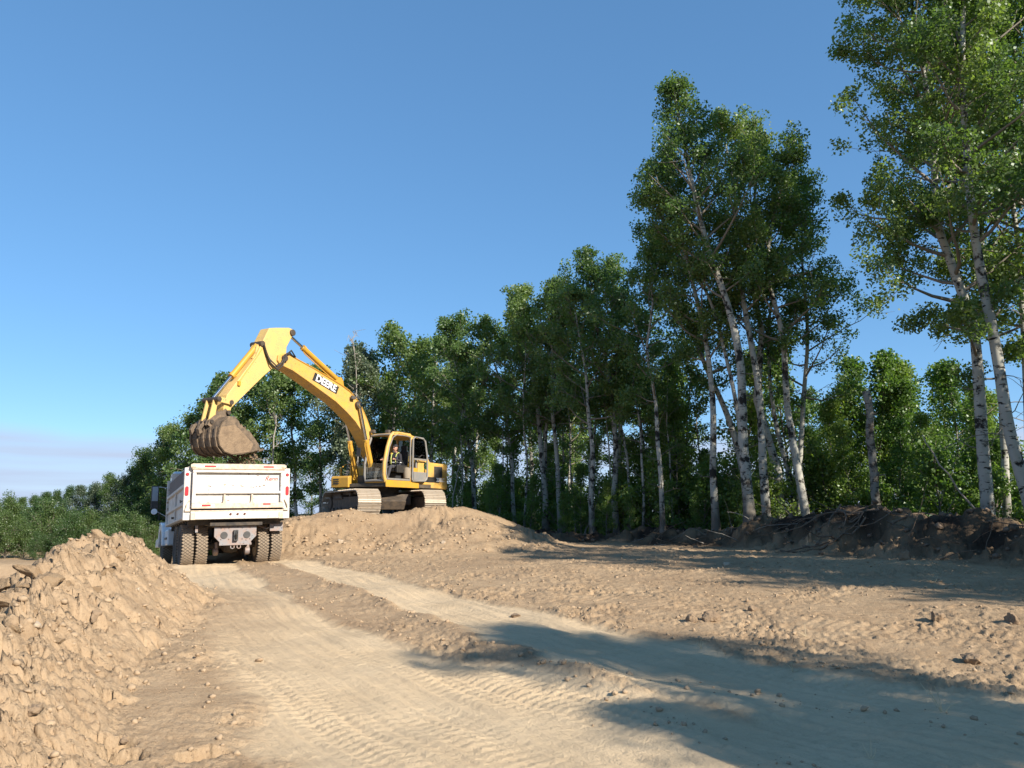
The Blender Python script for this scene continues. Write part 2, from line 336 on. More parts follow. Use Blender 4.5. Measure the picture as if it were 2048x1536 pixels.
M['deadwood'] = mat('bleached_deadwood', (.30, .27, .23), .9, dirt=(.22, .19, .15), dirt_amt=.6)
# ------------------------------------------------------------------ terrain: one height function
WIND = [(-2.3, 3.0, .32, 1.0), (-3.3, 5.0, .52, 1.2), (-4.25, 7.0, .74, 1.4), (-4.85, 9.0, 1.04, 1.65), (-5.3, 10.8, 1.14, 1.75), (-5.9, 12.3, .86, 1.6), (-6.9, 13.6, .30, 1.3)]
BERM = [(1.2, 29.5, .15, 1.0), (4.5, 27.6, .32, 1.3), (6.6, 24.6, .50, 1.6), (7.7, 21.8, .75, 1.7), (8.75, 19.9, 1.15, 1.9), (9.5, 18.2, .80, 1.9), (10.6, 16.0, .68, 2.0), (11.6, 13.5, .62, 2.1), (13.5, 9.5, .55, 2.1), (15.5, 4, .5, 2)]
ROAD1 = [(-7.9, 20.4, .75), (-6.75, 17.7, .72), (-5.0, 14.0, .70), (-3.45, 10.8, .80), (-2.1, 8.4, 1.0), (-.6, 6.2, 1.35), (.5, 4.6, 1.9), (1.6, 3.0, 2.3), (3.2, 0, 2.6), (5, -4, 2.6)]
ROAD2 = [(-5.7, 20.4, .5), (-4.7, 18.3, .5), (-3.15, 15.7, .55), (-1.7, 12.9, .6), (-.42, 10.6, .66), (.75, 8.4, .8), (1.85, 6.7, 1.0), (3.0, 5.2, 1.3), (5.0, 2.6, 1.6), (8, -1, 1.6)]
LANES = [[(.4, 12.6), (2.6, 9.9), (5.4, 7.6), (8, 6.2)], [(2.2, 11.9), (5.2, 9.4), (8.8, 7.6)], [(-2.0, 17.5), (.6, 15.2), (3.0, 14.0), (7, 13.2)], [(-1.0, 19.0), (1.6, 14.5), (4.2, 11.2), (7.6, 8.4), (10, 7.0)], [(1.2, 19.5), (3.4, 16.2), (6.2, 13.0), (9.0, 10.6)], [(-2.6, 20.6), (1.5, 18.6), (5.2, 17.4), (8, 16)], [(-.2, 14.8), (1.7, 11.4), (3.6, 9.2), (6.0, 7.0)], [(.6, 16.5), (4.5, 13.5), (8.5, 12.0)]]
TREEL = [(17, -6), (16, 1), (14.6, 8), (12.6, 14), (10.8, 18.5), (9.2, 22.5), (6.2, 27.2), (3.0, 31.5), (0, 35.5), (-4, 39.5), (-10, 44), (-20, 50.5), (-40, 58), (-75, 68)]
EX, EY, EZ = -4.765, 28.62, 1.54
def base_z(x, y):
    ys = np.where(y < 0, y*.35, np.where(y < 14, y, 14+7*(1-np.exp(-(np.maximum(y, 14)-14)/7))))
    z = .021*np.clip(x, -14, 22)+.0307*ys
    dr = sstep(-8.2, -17.5, x)
    z = z*(1-dr)+(-1.8)*dr
    # low bank at the far side of the stripped field, then the ground behind it
    d, sd, arc, _ = poly_dist(x, y, [(-14, 41.5), (-24, 42.5), (-60, 46), (-120, 52)])
    bank = np.where(x < -12, sstep(-1.0, .6, sd)*sstep(-12, -17, x), 0)
    return z+bank*.78
def parts_z(x, y):
    """smooth heaps: windrow, mound, berm (heights over base)"""
    d, sd, arc, (h, w) = poly_dist(x, y, WIND)
    ww = np.where(sd > 0, w*.80, w*1.25)
    u = np.clip(1-d/ww, 0, 1); wind = h*(u**1.15*(1-.25*u)+.25*u)
    # gently sloping, driven-over apron on the road side
    wind = np.maximum(wind, np.where(sd > 0, .30*h*np.clip(1-d/(w*1.75), 0, 1)**1.2, 0))
    ex = np.abs(x-(-4.5)); ey = y-28.3
    fx = np.where(x > -4.5, np.maximum(ex-3.2, 0)/3.7, np.maximum(ex-2.6, 0)/2.4); fy = np.where(ey < 0, np.maximum(-ey-2.3, 0)/4.6, np.maximum(ey-3.2, 0)/4)
    dd = np.sqrt(fx*fx+fy*fy); wob = pnoise(x*.45, y*.45, 91)*.11+pnoise(x*1.1, y*1.1, 92)*.05
    mound = (1.52-base_z(x, y))*(1-sstep(0, 1, (dd+wob*np.minimum(dd*3, 1))))**1.0
    # rim thrown up in front of the tracks
    def bump(cx, cy, sx, sy, hh): return hh*np.exp(-((x-cx)/sx)**2-((y-cy)/sy)**2)
    rim = bump(-5.4, 25.3, .9, .55, .30)+bump(-4.0, 25.35, .8, .5, .12)+bump(-2.75, 25.7, .9, .5, .38)+bump(-1.8, 26.6, .7, .8, .30)+bump(-6.5, 24.4, .8, .8, .25)+bump(-1.0, 27.5, .9, 1, .15)
    mound = np.maximum(mound, 0)+rim
    d2, sd2, arc2, (h2, w2) = poly_dist(x, y, BERM)
    n = fbm(x*.55, y*.55, 33, 3)
    u2 = np.clip(1-d2/(w2*(1+.18*n)), 0, 1); berm = h2*sstep(0, 1, u2)*(1+.22*n)
    return wind, mound, berm
def gz(x, y):
    x = np.atleast_1d(np.asarray(x, float)); y = np.atleast_1d(np.asarray(y, float))
    w, m, b = parts_z(x, y); return base_z(x, y)+w+m+b
def gz1(x, y): return float(gz(x, y)[0])

def terrain():
    th = np.concatenate([np.linspace(-180, -60, 25)[:-1], np.linspace(-60, -37, 40)[:-1], np.linspace(-37, 37, 710)[:-1], np.linspace(37, 60, 40)[:-1], np.linspace(60, 180, 25)[:-1]])
    r = [.25, .8, 1.4, 2.0, 2.5, 2.9]
    while r[-1] < 34: r.append(r[-1]+max(.013, r[-1]*.0040))
    while r[-1] < 70: r.append(r[-1]*1.012)
    while r[-1] < 3000: r.append(r[-1]*1.09)
    r = np.array(r); T, R = np.meshgrid(np.radians(th), r); x = R*np.sin(T); y = R*np.cos(T)
    nr, nt = x.shape
    x = x.ravel(); y = y.ravel(); rr = R.ravel()
    near = (rr < 60)
    zb = base_z(x, y); wind, mound, berm = parts_z(x, y)
    z = zb+wind+mound+berm
    # far away the land undulates gently
    z += np.where(rr > 120, (rr-120)*.004*np.clip(pnoise(x*.004, y*.004, 5)+.3, -1, 1), 0)
    packed = np.zeros_like(x); dark = np.zeros_like(x); lump = np.zeros_like(x)
    I = np.where(near)[0]; X = x[I]; Y = y[I]; RR = rr[I]
    d1, s1, a1, (w1,) = poly_dist(X, Y, ROAD1); d2, s2, a2, (w2,) = poly_dist(X, Y, ROAD2)
    e = fbm(X*.9, Y*.9, 7, 4)*.20+fbm(X*4, Y*4, 8, 2)*.05
    p1 = 1-sstep(.78, 1.06, d1/w1+e); p2 = 1-sstep(.78, 1.06, d2/w2+e)
    pk = np.maximum(p1, p2)
    wn = np.clip(wind[I]/.18, 0, 1); mn = np.clip(mound[I]/.25, 0, 1); bn = np.clip(berm[I]/.15, 0, 1)
    left_smooth = sstep(-11, -15, X)                              # stripped, driven-over field on the left
    pk = pk*(1-wn*.9)*(1-mn)
    # between windrow and road: tracked, crumbled soil
    dz = np.zeros_like(X)
    # large undulation
    dz += fbm(X*.35, Y*.35, 11, 3)*.05*(1-bn)
    med = fbm(X*.8, Y*.8, 12, 4)
    # packed lanes: sunk, with fine lengthwise scrape lines and faint lug prints
    rut = -.022*pk+.02*pk*med
    for (s, a, p, ww) in ((s1, a1, p1, w1), (s2, a2, p2, w2)):
        gr = pnoise(s*9+pnoise(a*.5, s, 3)*.8, a*.35, 21)*.017+pnoise(s*22, a*.6, 22)*.009
        lug = np.sign(np.sin(a*2*np.pi/.11+np.abs(np.sin(s*np.pi/.3))*1.6))*np.clip(pnoise(a*.35, s*1.6, 23)+.3, 0, 1)*.006
        rut += p*(gr+lug)
        edge = np.exp(-((np.abs(s)/ww+e-1.16)/.17)**2)            # loose shoulder squeezed up beside the lane
        rut += edge*(1-wn)*(1-mn)*(.008+.055*np.clip(pnoise(a*.8, s, 24)+.1, 0, 1))
    # clod ridge in the middle of the haul road
    dm, sm, am, (hm,) = poly_dist(X, Y, [(-2.6, 13.0, .03), (-1.3, 10.6, .03), (-.1, 8.6, .06), (.75, 6.9, .06), (1.5, 5.9, .03)])
    mid = np.exp(-(dm/.32)**2)*hm; rut += mid*.9
    dz += rut
    loose = (1-pk)
    # track-pad prints on the loose ground right of the road
    pads = np.zeros_like(X); padm = np.zeros_like(X)
    for k, Ln in enumerate(LANES):
        dd, ss, aa, _ = poly_dist(X, Y, [(*q, 0.) for q in Ln])
        mk = (1-sstep(.30, .42, dd))*np.clip(pnoise(aa*.45, ss+k*3.3, 51)*1.8+.75, 0, 1)*(1-bn)*(1-mn)*loose
        ln = np.abs(np.sin(aa*np.pi/.17+k))**1.5*.022+np.where(np.abs(dd-.40) < .07, .018, 0)
        if k % 2: ln = np.abs(np.sin(ss*np.pi/.13+pnoise(aa*.7, ss, 52)*.7))**1.2*.022
        pads = np.maximum(pads, mk*ln); padm = np.maximum(padm, mk)
    pads *= .55+.9*np.clip(pnoise(X*7, Y*7, 54)+.4, 0, 1)
    dz += pads-.02*padm
    # clods
    fade = np.clip(1.4-RR/40, .25, 1)
    patch = np.clip(fbm(X*.6, Y*.6, 13, 3)*.9+.55, .12, 1.15)
    flat_amt = loose*(1-wn*.6)*(1-left_smooth*.75)*patch*(1-.55*padm)*(.75+.35*np.clip((d1-w1*.8)/1.2, 0, 1)+mid*3)
    c1 = plates(X, Y, .34, 101)*.022; c2 = plates(X, Y, .13, 111)*.040; c3 = plates(X, Y, .055, 121)*.034; c4 = domes(X, Y, .3, 131, .2, .10, .35)*.02
    dz += flat_amt*(c1+c2+c3+c4*.7)*(1-mn*.2)
    # windrow: big broken slabs and crumbs
    _, wsd, _, (wh, ww_) = poly_dist(X, Y, WIND)
    wr = wn*np.where(wsd > 0, 1-sstep(.62, .82, wsd/ww_)*.85, 1)
    rough_side = np.where(wsd > 0, np.clip(1-(wsd-.15)/.9, .45, 1), 1)         # the side towards the road was bladed smooth
    C1 = plates(X, Y, .58, 201, gap=.16); C2 = plates(X, Y, .25, 211, gap=.16); C3 = plates(X, Y, .11, 221, gap=.2); C4 = plates(X, Y, .055, 231, gap=.2)
    hole = np.clip(-fbm(X*1.3, Y*1.3, 43, 4)-.28, 0, .5)
    C5 = plates(X, Y, .028, 241, gap=.2)
    wz = C1*.12+C2*.10+C3*.090+C4*.055+C5*.026+med*.09-hole*.6
    wrt = wr*np.clip(rough_side, 0, 1)
    dz += wrt*wz*.95
    # pits left between the slabs where the bucket let them fall
    for (qx, qy, ra, rb, an, dp) in ((-2.55, 5.15, .17, .10, .5, .34), (-2.35, 5.0, .12, .07, .2, .25), (-1.93, 5.1, .15, .08, .7, .26), (-3.6, 5.5, .22, .05, 1.1, .28), (-3.25, 5.2, .10, .06, .3, .22), (-4.0, 7.4, .2, .09, .4, .28), (-4.3, 8.3, .16, .08, .6, .25), (-3.4, 6.6, .14, .07, .2, .24), (-2.2, 4.6, .10, .06, .9, .2), (-4.7, 9.3, .16, .09, .5, .22), (-2.9, 6.0, .10, .06, .3, .18), (-1.75, 4.7, .08, .05, .4, .2)):
        uu = (X-qx)*math.cos(an)+(Y-qy)*math.sin(an)+med*.05; vv = -(X-qx)*math.sin(an)+(Y-qy)*math.cos(an)+C2*.05
        dz -= dp*sstep(1.25, .75, np.sqrt((uu/ra)**2+(vv/rb)**2))
    # mound: slumped clods at its foot, rills on the face
    mf = mn*(mound[I] < 1.15)
    dz += mn*(plates(X, Y, .5, 301)*.10+plates(X, Y, .22, 311)*.075+plates(X, Y, .1, 321)*.04+fbm(X*1.6, Y*.8, 14, 4)*.07)*np.clip(.35+pnoise(X*.5, Y*.5, 15)*.9+.3, .2, 1)
    dz += bn*(plates(X, Y, .45, 401)*.16+plates(X, Y, .2, 411)*.09+fbm(X*1.2, Y*1.2, 16, 4)*.09)
    z[I] += dz*np.where(RR < 34, 1, .6)
    # slabs lean out over their downhill side, leaving dark hollows under them
    x[I] += wrt*(-.32*(C1*.16+C2*.12)-.3*C3*.06+.10*pnoise(X*3, Y*3, 44)*.5); y[I] += wrt*(-.26*(C1*.16+C2*.12)-.25*C3*.06+.10*pnoise(X*3, Y*3, 45)*.5)
    packed[I] = pk
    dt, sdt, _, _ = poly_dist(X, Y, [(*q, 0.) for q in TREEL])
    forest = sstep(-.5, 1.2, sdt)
    # organic topsoil pushed up along the edge of the wood
    sb = 1-sstep(.3, 1.25, poly_dist(X, Y, BERM)[0]/2.1+fbm(X*.5, Y*.5, 17, 3)*.35)
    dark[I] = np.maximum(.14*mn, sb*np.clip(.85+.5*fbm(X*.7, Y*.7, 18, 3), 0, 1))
    lump[I] = wrt
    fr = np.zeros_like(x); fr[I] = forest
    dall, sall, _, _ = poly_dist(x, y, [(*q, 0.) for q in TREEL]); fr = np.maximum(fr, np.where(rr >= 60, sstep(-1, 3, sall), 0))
    V = np.stack([x, y, z], -1)
    i = np.arange(nr-1)[:, None]*nt; j = np.arange(nt)[None, :]; jn = (j+1) % nt
    Q = np.stack([i+j, i+nt+j, i+nt+jn, i+jn], -1).reshape(-1, 4)
    Q = Q[:, ::-1]
    cls = np.zeros(len(x), int); cls[wind > .05] = 1; cls[mound > .10] = 2; cls[berm > .10] = 3
    qc = cls[Q].min(axis=1)*(cls[Q].min(axis=1) == cls[Q].max(axis=1))
    spec = [(0, 'ground', 'structure', None, None), (1, 'dirt_windrow', None, 'long heap of chunky tan dirt in the left foreground beside the haul road', 'dirt heap'),
            (2, 'dirt_mound', None, 'broad tan dirt mound carrying the yellow excavator', 'dirt mound'), (3, 'topsoil_berm', None, 'low dark berm of pushed-up topsoil along the edge of the wood', 'soil berm')]
    for k, name, kind, label, cat in spec:
        q = Q[qc == k]; u, inv = np.unique(q, return_inverse=True)
        me = np_mesh(name, V[u], [inv.reshape(-1, 4)], smooth=(k != 1))
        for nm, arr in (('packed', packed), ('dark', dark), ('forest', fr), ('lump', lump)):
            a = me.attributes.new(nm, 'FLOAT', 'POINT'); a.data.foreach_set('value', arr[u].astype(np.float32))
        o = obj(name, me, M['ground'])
        tag(o, label, cat, None, kind)
def ground_mat():
    m = bpy.data.materials.new('sandy_soil'); m.use_nodes = True; nt = m.node_tree; N = nt.nodes.new; L = nt.links.new
    p = nt.nodes['Principled BSDF']; p.inputs['Roughness'].default_value = .95; p.inputs['Specular IOR Level'].default_value = .12
    tc = N('ShaderNodeTexCoord')
    def noise(sc, det=5, ro=.55):
        n = N('ShaderNodeTexNoise'); n.inputs['Scale'].default_value = sc; n.inputs['Detail'].default_value = det; n.inputs['Roughness'].default_value = ro; L(tc.outputs['Object'], n.inputs['Vector']); return n.outputs[0]
    def rng(v, a, b, c=0., d=1.):
        r = N('ShaderNodeMapRange'); r.inputs['From Min'].default_value = a; r.inputs['From Max'].default_value = b; r.inputs['To Min'].default_value = c; r.inputs['To Max'].default_value = d; L(v, r.inputs['Value']); return r.outputs[0]
    def mix(f, a, b):
        x = N('ShaderNodeMix'); x.data_type = 'RGBA'
        for s, v in (('Factor', f), ('A', a), ('B', b)):
            if isinstance(v, tuple): x.inputs[s].default_value = (*v, 1)
            elif isinstance(v, float): x.inputs[s].default_value = v
            else: L(v, x.inputs[s])
        return x.outputs['Result']
    def attr(n):
        a = N('ShaderNodeAttribute'); a.attribute_name = n; return a.outputs['Fac']
    c = mix(rng(noise(.45, 4), .35, .68), (.35, .242, .146), (.435, .308, .187))
    c = mix(rng(noise(3.2, 7, .65), .42, .7, 0, .55), c, (.265, .168, .092))
    c = mix(rng(noise(26, 5, .7), .5, .75, 0, .5), c, (.48, .36, .24))
    c = mix(rng(noise(60, 4, .7), .58, .78, 0, .55), c, (.20, .125, .07))
    pk = mix(rng(noise(1.1, 5), .3, .7), (.55, .405, .25), (.62, .468, .297))
    pk = mix(rng(noise(9, 6, .7), .52, .75, 0, .45), pk, (.38, .275, .175))
    c = mix(attr('packed'), c, pk)
    lm = mix(rng(noise(5, 6, .65), .35, .7), (.325, .226, .139), (.43, .310, .196))
    lf = N('ShaderNodeMath'); lf.operation = 'MULTIPLY'; lf.inputs[1].default_value = .7; L(attr('lump'), lf.inputs[0])
    lm = mix(rng(noise(3.7, 7, .7), .52, .66, 0, .6), lm, (.19, .125, .072))
    c = mix(lf.outputs[0], c, lm)
    sp = N('ShaderNodeMath'); sp.operation = 'MULTIPLY_ADD'; sp.inputs[1].default_value = -.14; L(attr('packed'), sp.inputs[0]); L(noise(30, 6, .75), sp.inputs[2])
    c = mix(rng(sp.outputs[0], .565, .66, 0, .72), c, (.15, .095, .055))
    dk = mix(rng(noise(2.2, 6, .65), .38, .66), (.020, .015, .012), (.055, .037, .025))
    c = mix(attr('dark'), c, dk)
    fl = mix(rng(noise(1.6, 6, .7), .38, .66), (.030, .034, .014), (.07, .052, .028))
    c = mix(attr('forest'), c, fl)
    L(c, p.inputs['Base Color'])
    h1 = noise(14, 8, .7); h2 = noise(70, 4, .7)
    ad = N('ShaderNodeMath'); ad.operation = 'MULTIPLY_ADD'; ad.inputs[1].default_value = .35; L(h2, ad.inputs[0]); L(h1, ad.inputs[2])
    bp = N('ShaderNodeBump'); bp.inputs['Strength'].default_value = .8; bp.inputs['Distance'].default_value = .035; L(ad.outputs[0], bp.inputs['Height']); L(bp.outputs[0], p.inputs['Normal'])
    return m
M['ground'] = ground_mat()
terrain()
def slabs():
    """larger broken slabs of dried dirt lying tilted in the windrow, hollow underneath"""
    rs = np.random.default_rng(21); par = bpy.data.objects['dirt_windrow']
    bm = bmesh.new(); bmesh.ops.create_icosphere(bm, subdivisions=4, radius=1); V0 = np.array([v.co for v in bm.verts]); F0 = np.array([[v.index for v in f.verts] for f in bm.faces]); bm.free()
    shapes = []
    for k in range(7):
        V = V0.copy()
        for c in range(9):
            d = rs.normal(size=3); d /= np.linalg.norm(d); h = rs.uniform(.35, .75); q = V @ d; V -= np.outer(np.maximum(q-h, 0), d)
        V *= (1+.16*fbm(V[:, 0]*1.9+V[:, 2]+k, V[:, 1]*1.9-V[:, 2]*.8, 65, 4)+.20*plates(V[:, 0]+V[:, 2]*.6+k, V[:, 1]-V[:, 2]*.5, .45, 66))[:, None]
        me = np_mesh('clod', V*np.array([1, .8, .5]), [F0]); me.materials.append(M['ground']); shapes.append(me)
    P = np.array([(p[0], p[1]) for p in WIND[:-1]]); n = 95
    for i in range(n):
        t = rs.uniform(.1, len(P)-1.001); k = int(t); f = t-k; c = P[k]*(1-f)+P[k+1]*f; d = P[k+1]-P[k]; d /= np.hypot(*d); o = rs.normal()*.55-.45
        if o > .35: continue
        x = c[0]+d[1]*o; y = c[1]-d[0]*o; s = .06+.20*rs.random()**2.4
        e = bpy.data.objects.new('clod', shapes[i % 7]); COL.objects.link(e); e.parent = par
        e.location = (x, y, gz1(x, y)+s*rs.uniform(-.15, .22)); e.rotation_euler = (rs.normal()*.25+.12, rs.normal()*.25-.12, rs.uniform(0, 6.28)); e.scale = (s, s, s*rs.uniform(.7, 1.1))
slabs()
# ------------------------------------------------------------------ trees
def leaves_np(C, rs, size, up=.35, seed=0, jit=.35):
    n = len(C); nr = rs.normal(size=(n, 3)); nr[:, 2] += up; nr /= np.linalg.norm(nr, axis=1)[:, None]
    a = np.cross(nr, rs.normal(size=(n, 3))); a /= np.linalg.norm(a, axis=1)[:, None]+1e-9; b = np.cross(nr, a)
    s = size*rs.uniform(1-jit, 1+jit, n)[:, None]
    V = np.stack([C-a*s*.55, C+b*s*.42-nr*s*.08, C+a*s*.6, C-b*s*.42-nr*s*.08], 1).reshape(-1, 3)
    return V, np.arange(4*n).reshape(-1, 4)
class Tree:
    """meshes of one tree, base at the origin: trunk, branches, crown"""
    pass
def gen_tree(seed, path, r0, cb=.42, cw=2.0, nleaf=16000, leaf=.085, nlimb=26, ntwig=5, sig=.165, dead=6, sides=10, prof=None, rise=1.0, bias=(0, 0), fork=None):
    rs = np.random.default_rng(seed); P0 = np.asarray(path, float)
    # resample and wobble the trunk
    s = np.concatenate([[0], np.cumsum(np.linalg.norm(np.diff(P0, axis=0), axis=1))]); H = s[-1]
    n = max(10, int(H*2.2)); t = np.linspace(0, 1, n)
    P = np.stack([np.interp(t*H, s, P0[:, k]) for k in range(3)], -1)
    k_ = np.ones(5)/5
    for k in range(2):
        q = P[:, k].copy(); q[2:-2] = np.convolve(P[:, k], k_, 'valid'); P[:, k] = q
        P[:, k] += np.interp(t, np.linspace(0, 1, 7), np.concatenate([[0], rs.normal(size=6)*.012*H]))*.6
    R = r0*(1-t)**.8*.93+.012; R *= 1+.5*np.exp(-t*H/.35)*.8
    R *= 1+rs.normal(size=n)*.02
    tv, tf = tube_np(P, R, sides)
    T = Tree(); T.trunk = np_mesh('trunk', tv, [tf], smooth=True)
    bv = []; bf = []; nb = 0
    def addt(pts, rad, sd):
        nonlocal nb
        v, f = tube_np(pts, rad, sd); bv.append(v); bf.append(f+nb); nb += len(v)
    clumps = []; wts = []
    if prof is None: prof = ([0, .15, .4, .7, 1], [.6, .95, 1, .72, .25])
    ga = rs.uniform(0, 6.28)
    for i in range(nlimb):
        u = (i+rs.uniform(.1, .9))/nlimb; tt = cb+(1-cb)*u*.985
        o = np.array([np.interp(tt, t, P[:, k]) for k in range(3)]); ro = np.interp(tt, t, R)
        Lb = cw*np.interp(u, *prof)*rs.uniform(.5, 1.3); az = ga+i*2.4+rs.normal()*.35
        el = math.radians(np.interp(u, [0, .5, 1], [12, 32, 68])*rise+rs.normal()*9)
        d = np.array([math.cos(az)*math.cos(el)+bias[0], math.sin(az)*math.cos(el)+bias[1], math.sin(el)])
        pts = [o]
        for k in range(5):
            d = d+rs.normal(size=3)*.13+np.array([0, 0, .09]); d /= np.linalg.norm(d); pts.append(pts[-1]+d*Lb/5)
        pts = np.array(pts); rb = min(ro*.55, .018+.017*Lb); rad = np.linspace(rb, .006, 6); addt(pts, rad, 5)
        clumps.append(pts[-1]); wts.append(1.0)
        if rs.random() < .6: clumps.append(pts[-2]+rs.normal(size=3)*.12); wts.append(.8)
        for k in range(ntwig):
            f = rs.uniform(.28, 1.0); a = np.array([np.interp(f*5, range(6), pts[:, c]) for c in range(3)])
            td = (pts[-1]-pts[0])/Lb+rs.normal(size=3)*.65; td[2] += .12; td /= np.linalg.norm(td); Lt = Lb*rs.uniform(.2, .42)+.12
            tp = np.array([a, a+td*Lt*.5+rs.normal(size=3)*.03, a+td*Lt+np.array([0, 0, .05])]); addt(tp, np.array([.008, .006, .003])*(1+r0*2), 3)
            clumps += [tp[2], tp[1]+rs.normal(size=3)*.1]; wts += [1.0, .6]
    for i in range(dead):
        tt = rs.uniform(.14, cb+.12); o = np.array([np.interp(tt, t, P[:, k]) for k in range(3)]); az = rs.uniform(0, 6.28)
        d = np.array([math.cos(az), math.sin(az), rs.uniform(-.35, .5)]); Lb = rs.uniform(.5, 1.6); pts = [o]
        for k in range(4):
            d = d+rs.normal(size=3)*.22; d /= np.linalg.norm(d); pts.append(pts[-1]+d*Lb/4)
        pts = np.array(pts); addt(pts, np.linspace(.016, .004, 5), 4)
        for k in range(2):
            q = pts[rs.integers(1, 4)]; e = q+(d+rs.normal(size=3)*.6)*Lb*.3; addt(np.array([q, (q+e)/2+rs.normal(size=3)*.03, e]), np.array([.008, .006, .003]), 3)
    T.branches = np_mesh('branches', np.concatenate(bv), [np.concatenate(bf)])
    C = np.array(clumps); w = np.array(wts)*rs.uniform(.12, 1.9, len(wts)); w /= w.sum()
    idx = rs.choice(len(C), nleaf, p=w); off = rs.normal(size=(nleaf, 3))*sig*np.array([1, 1, .8])*rs.uniform(.7, 1.25, len(C))[idx][:, None]
    rr_ = np.linalg.norm(off, axis=1)/sig; off *= np.minimum(1, 1.75/np.maximum(rr_, 1e-6))[:, None]; lc = C[idx]+off
    v, f = leaves_np(lc, rs, leaf); ct = rs.random(len(C))
    T.crown = np_mesh('crown', v, [f], tint=np.clip(.55*ct[idx]+.45*rs.random(nleaf), 0, 1))
    T.H = H
    return T
def straight(H, lean=(0, 0), n=6): return [(lean[0]*H*(k/n)**1.3, lean[1]*H*(k/n)**1.3, H*k/n) for k in range(n+1)]
TREES = []
def place(T, name, loc, rz=0., sc=1., label=None, cat='tree', group=None, bark='bark', leaf='leaf', tilt=(0, 0)):
    o = empty(name, loc, (tilt[0], tilt[1], rz)); o.scale = (sc, sc, sc)
    for nm, me, mt in (('trunk', T.trunk, bark), ('branches', T.branches, 'twig' if bark != 'deadwood' else 'deadwood'), ('crown', T.crown, leaf)):
        if me is None: continue
        c = bpy.data.objects.new(nm, me); COL.objects.link(c); c.parent = o
        if nm != 'trunk': c['kind'] = 'stuff'
        if not me.materials: me.materials.append(M[mt])
        if me.materials[0] != M[mt]:
            c.material_slots[0].link = 'OBJECT'; c.material_slots[0].material = M[mt]
    tag(o, label, cat, group); TREES.append(o)
    return o
def hero(seed, Y, px, label, r0, dY=0., **kw):
    """an aspen whose trunk runs through the given picture points, standing at depth Y"""
    m = len(px); pts = [at(x, y, Y+dY*k/(m-1)) for k, (x, y) in enumerate(px)]
    b = pts[0].copy(); b[2] = gz1(b[0], b[1])-.15; pts[0] = b if abs(b[2]-pts[0][2]) < .8 else pts[0]
    if pts[0][2] > b[2]+.05: pts.insert(0, np.array([pts[0][0]+(pts[0][0]-pts[1][0])*.2, pts[0][1], b[2]]))
    base = pts[0].copy(); path = [p-base for p in pts]
    kw = dict(kw); kw['nleaf'] = int(kw.get('nleaf', 12000)*1.14); kw['leaf'] = kw.get('leaf', .085)*.88
    T = gen_tree(seed, path, r0, **kw)
    return place(T, 'aspen_tree', tuple(base), label=label, group='tall aspens at the edge of the wood', bark=kw.get('bark_', 'bark'))
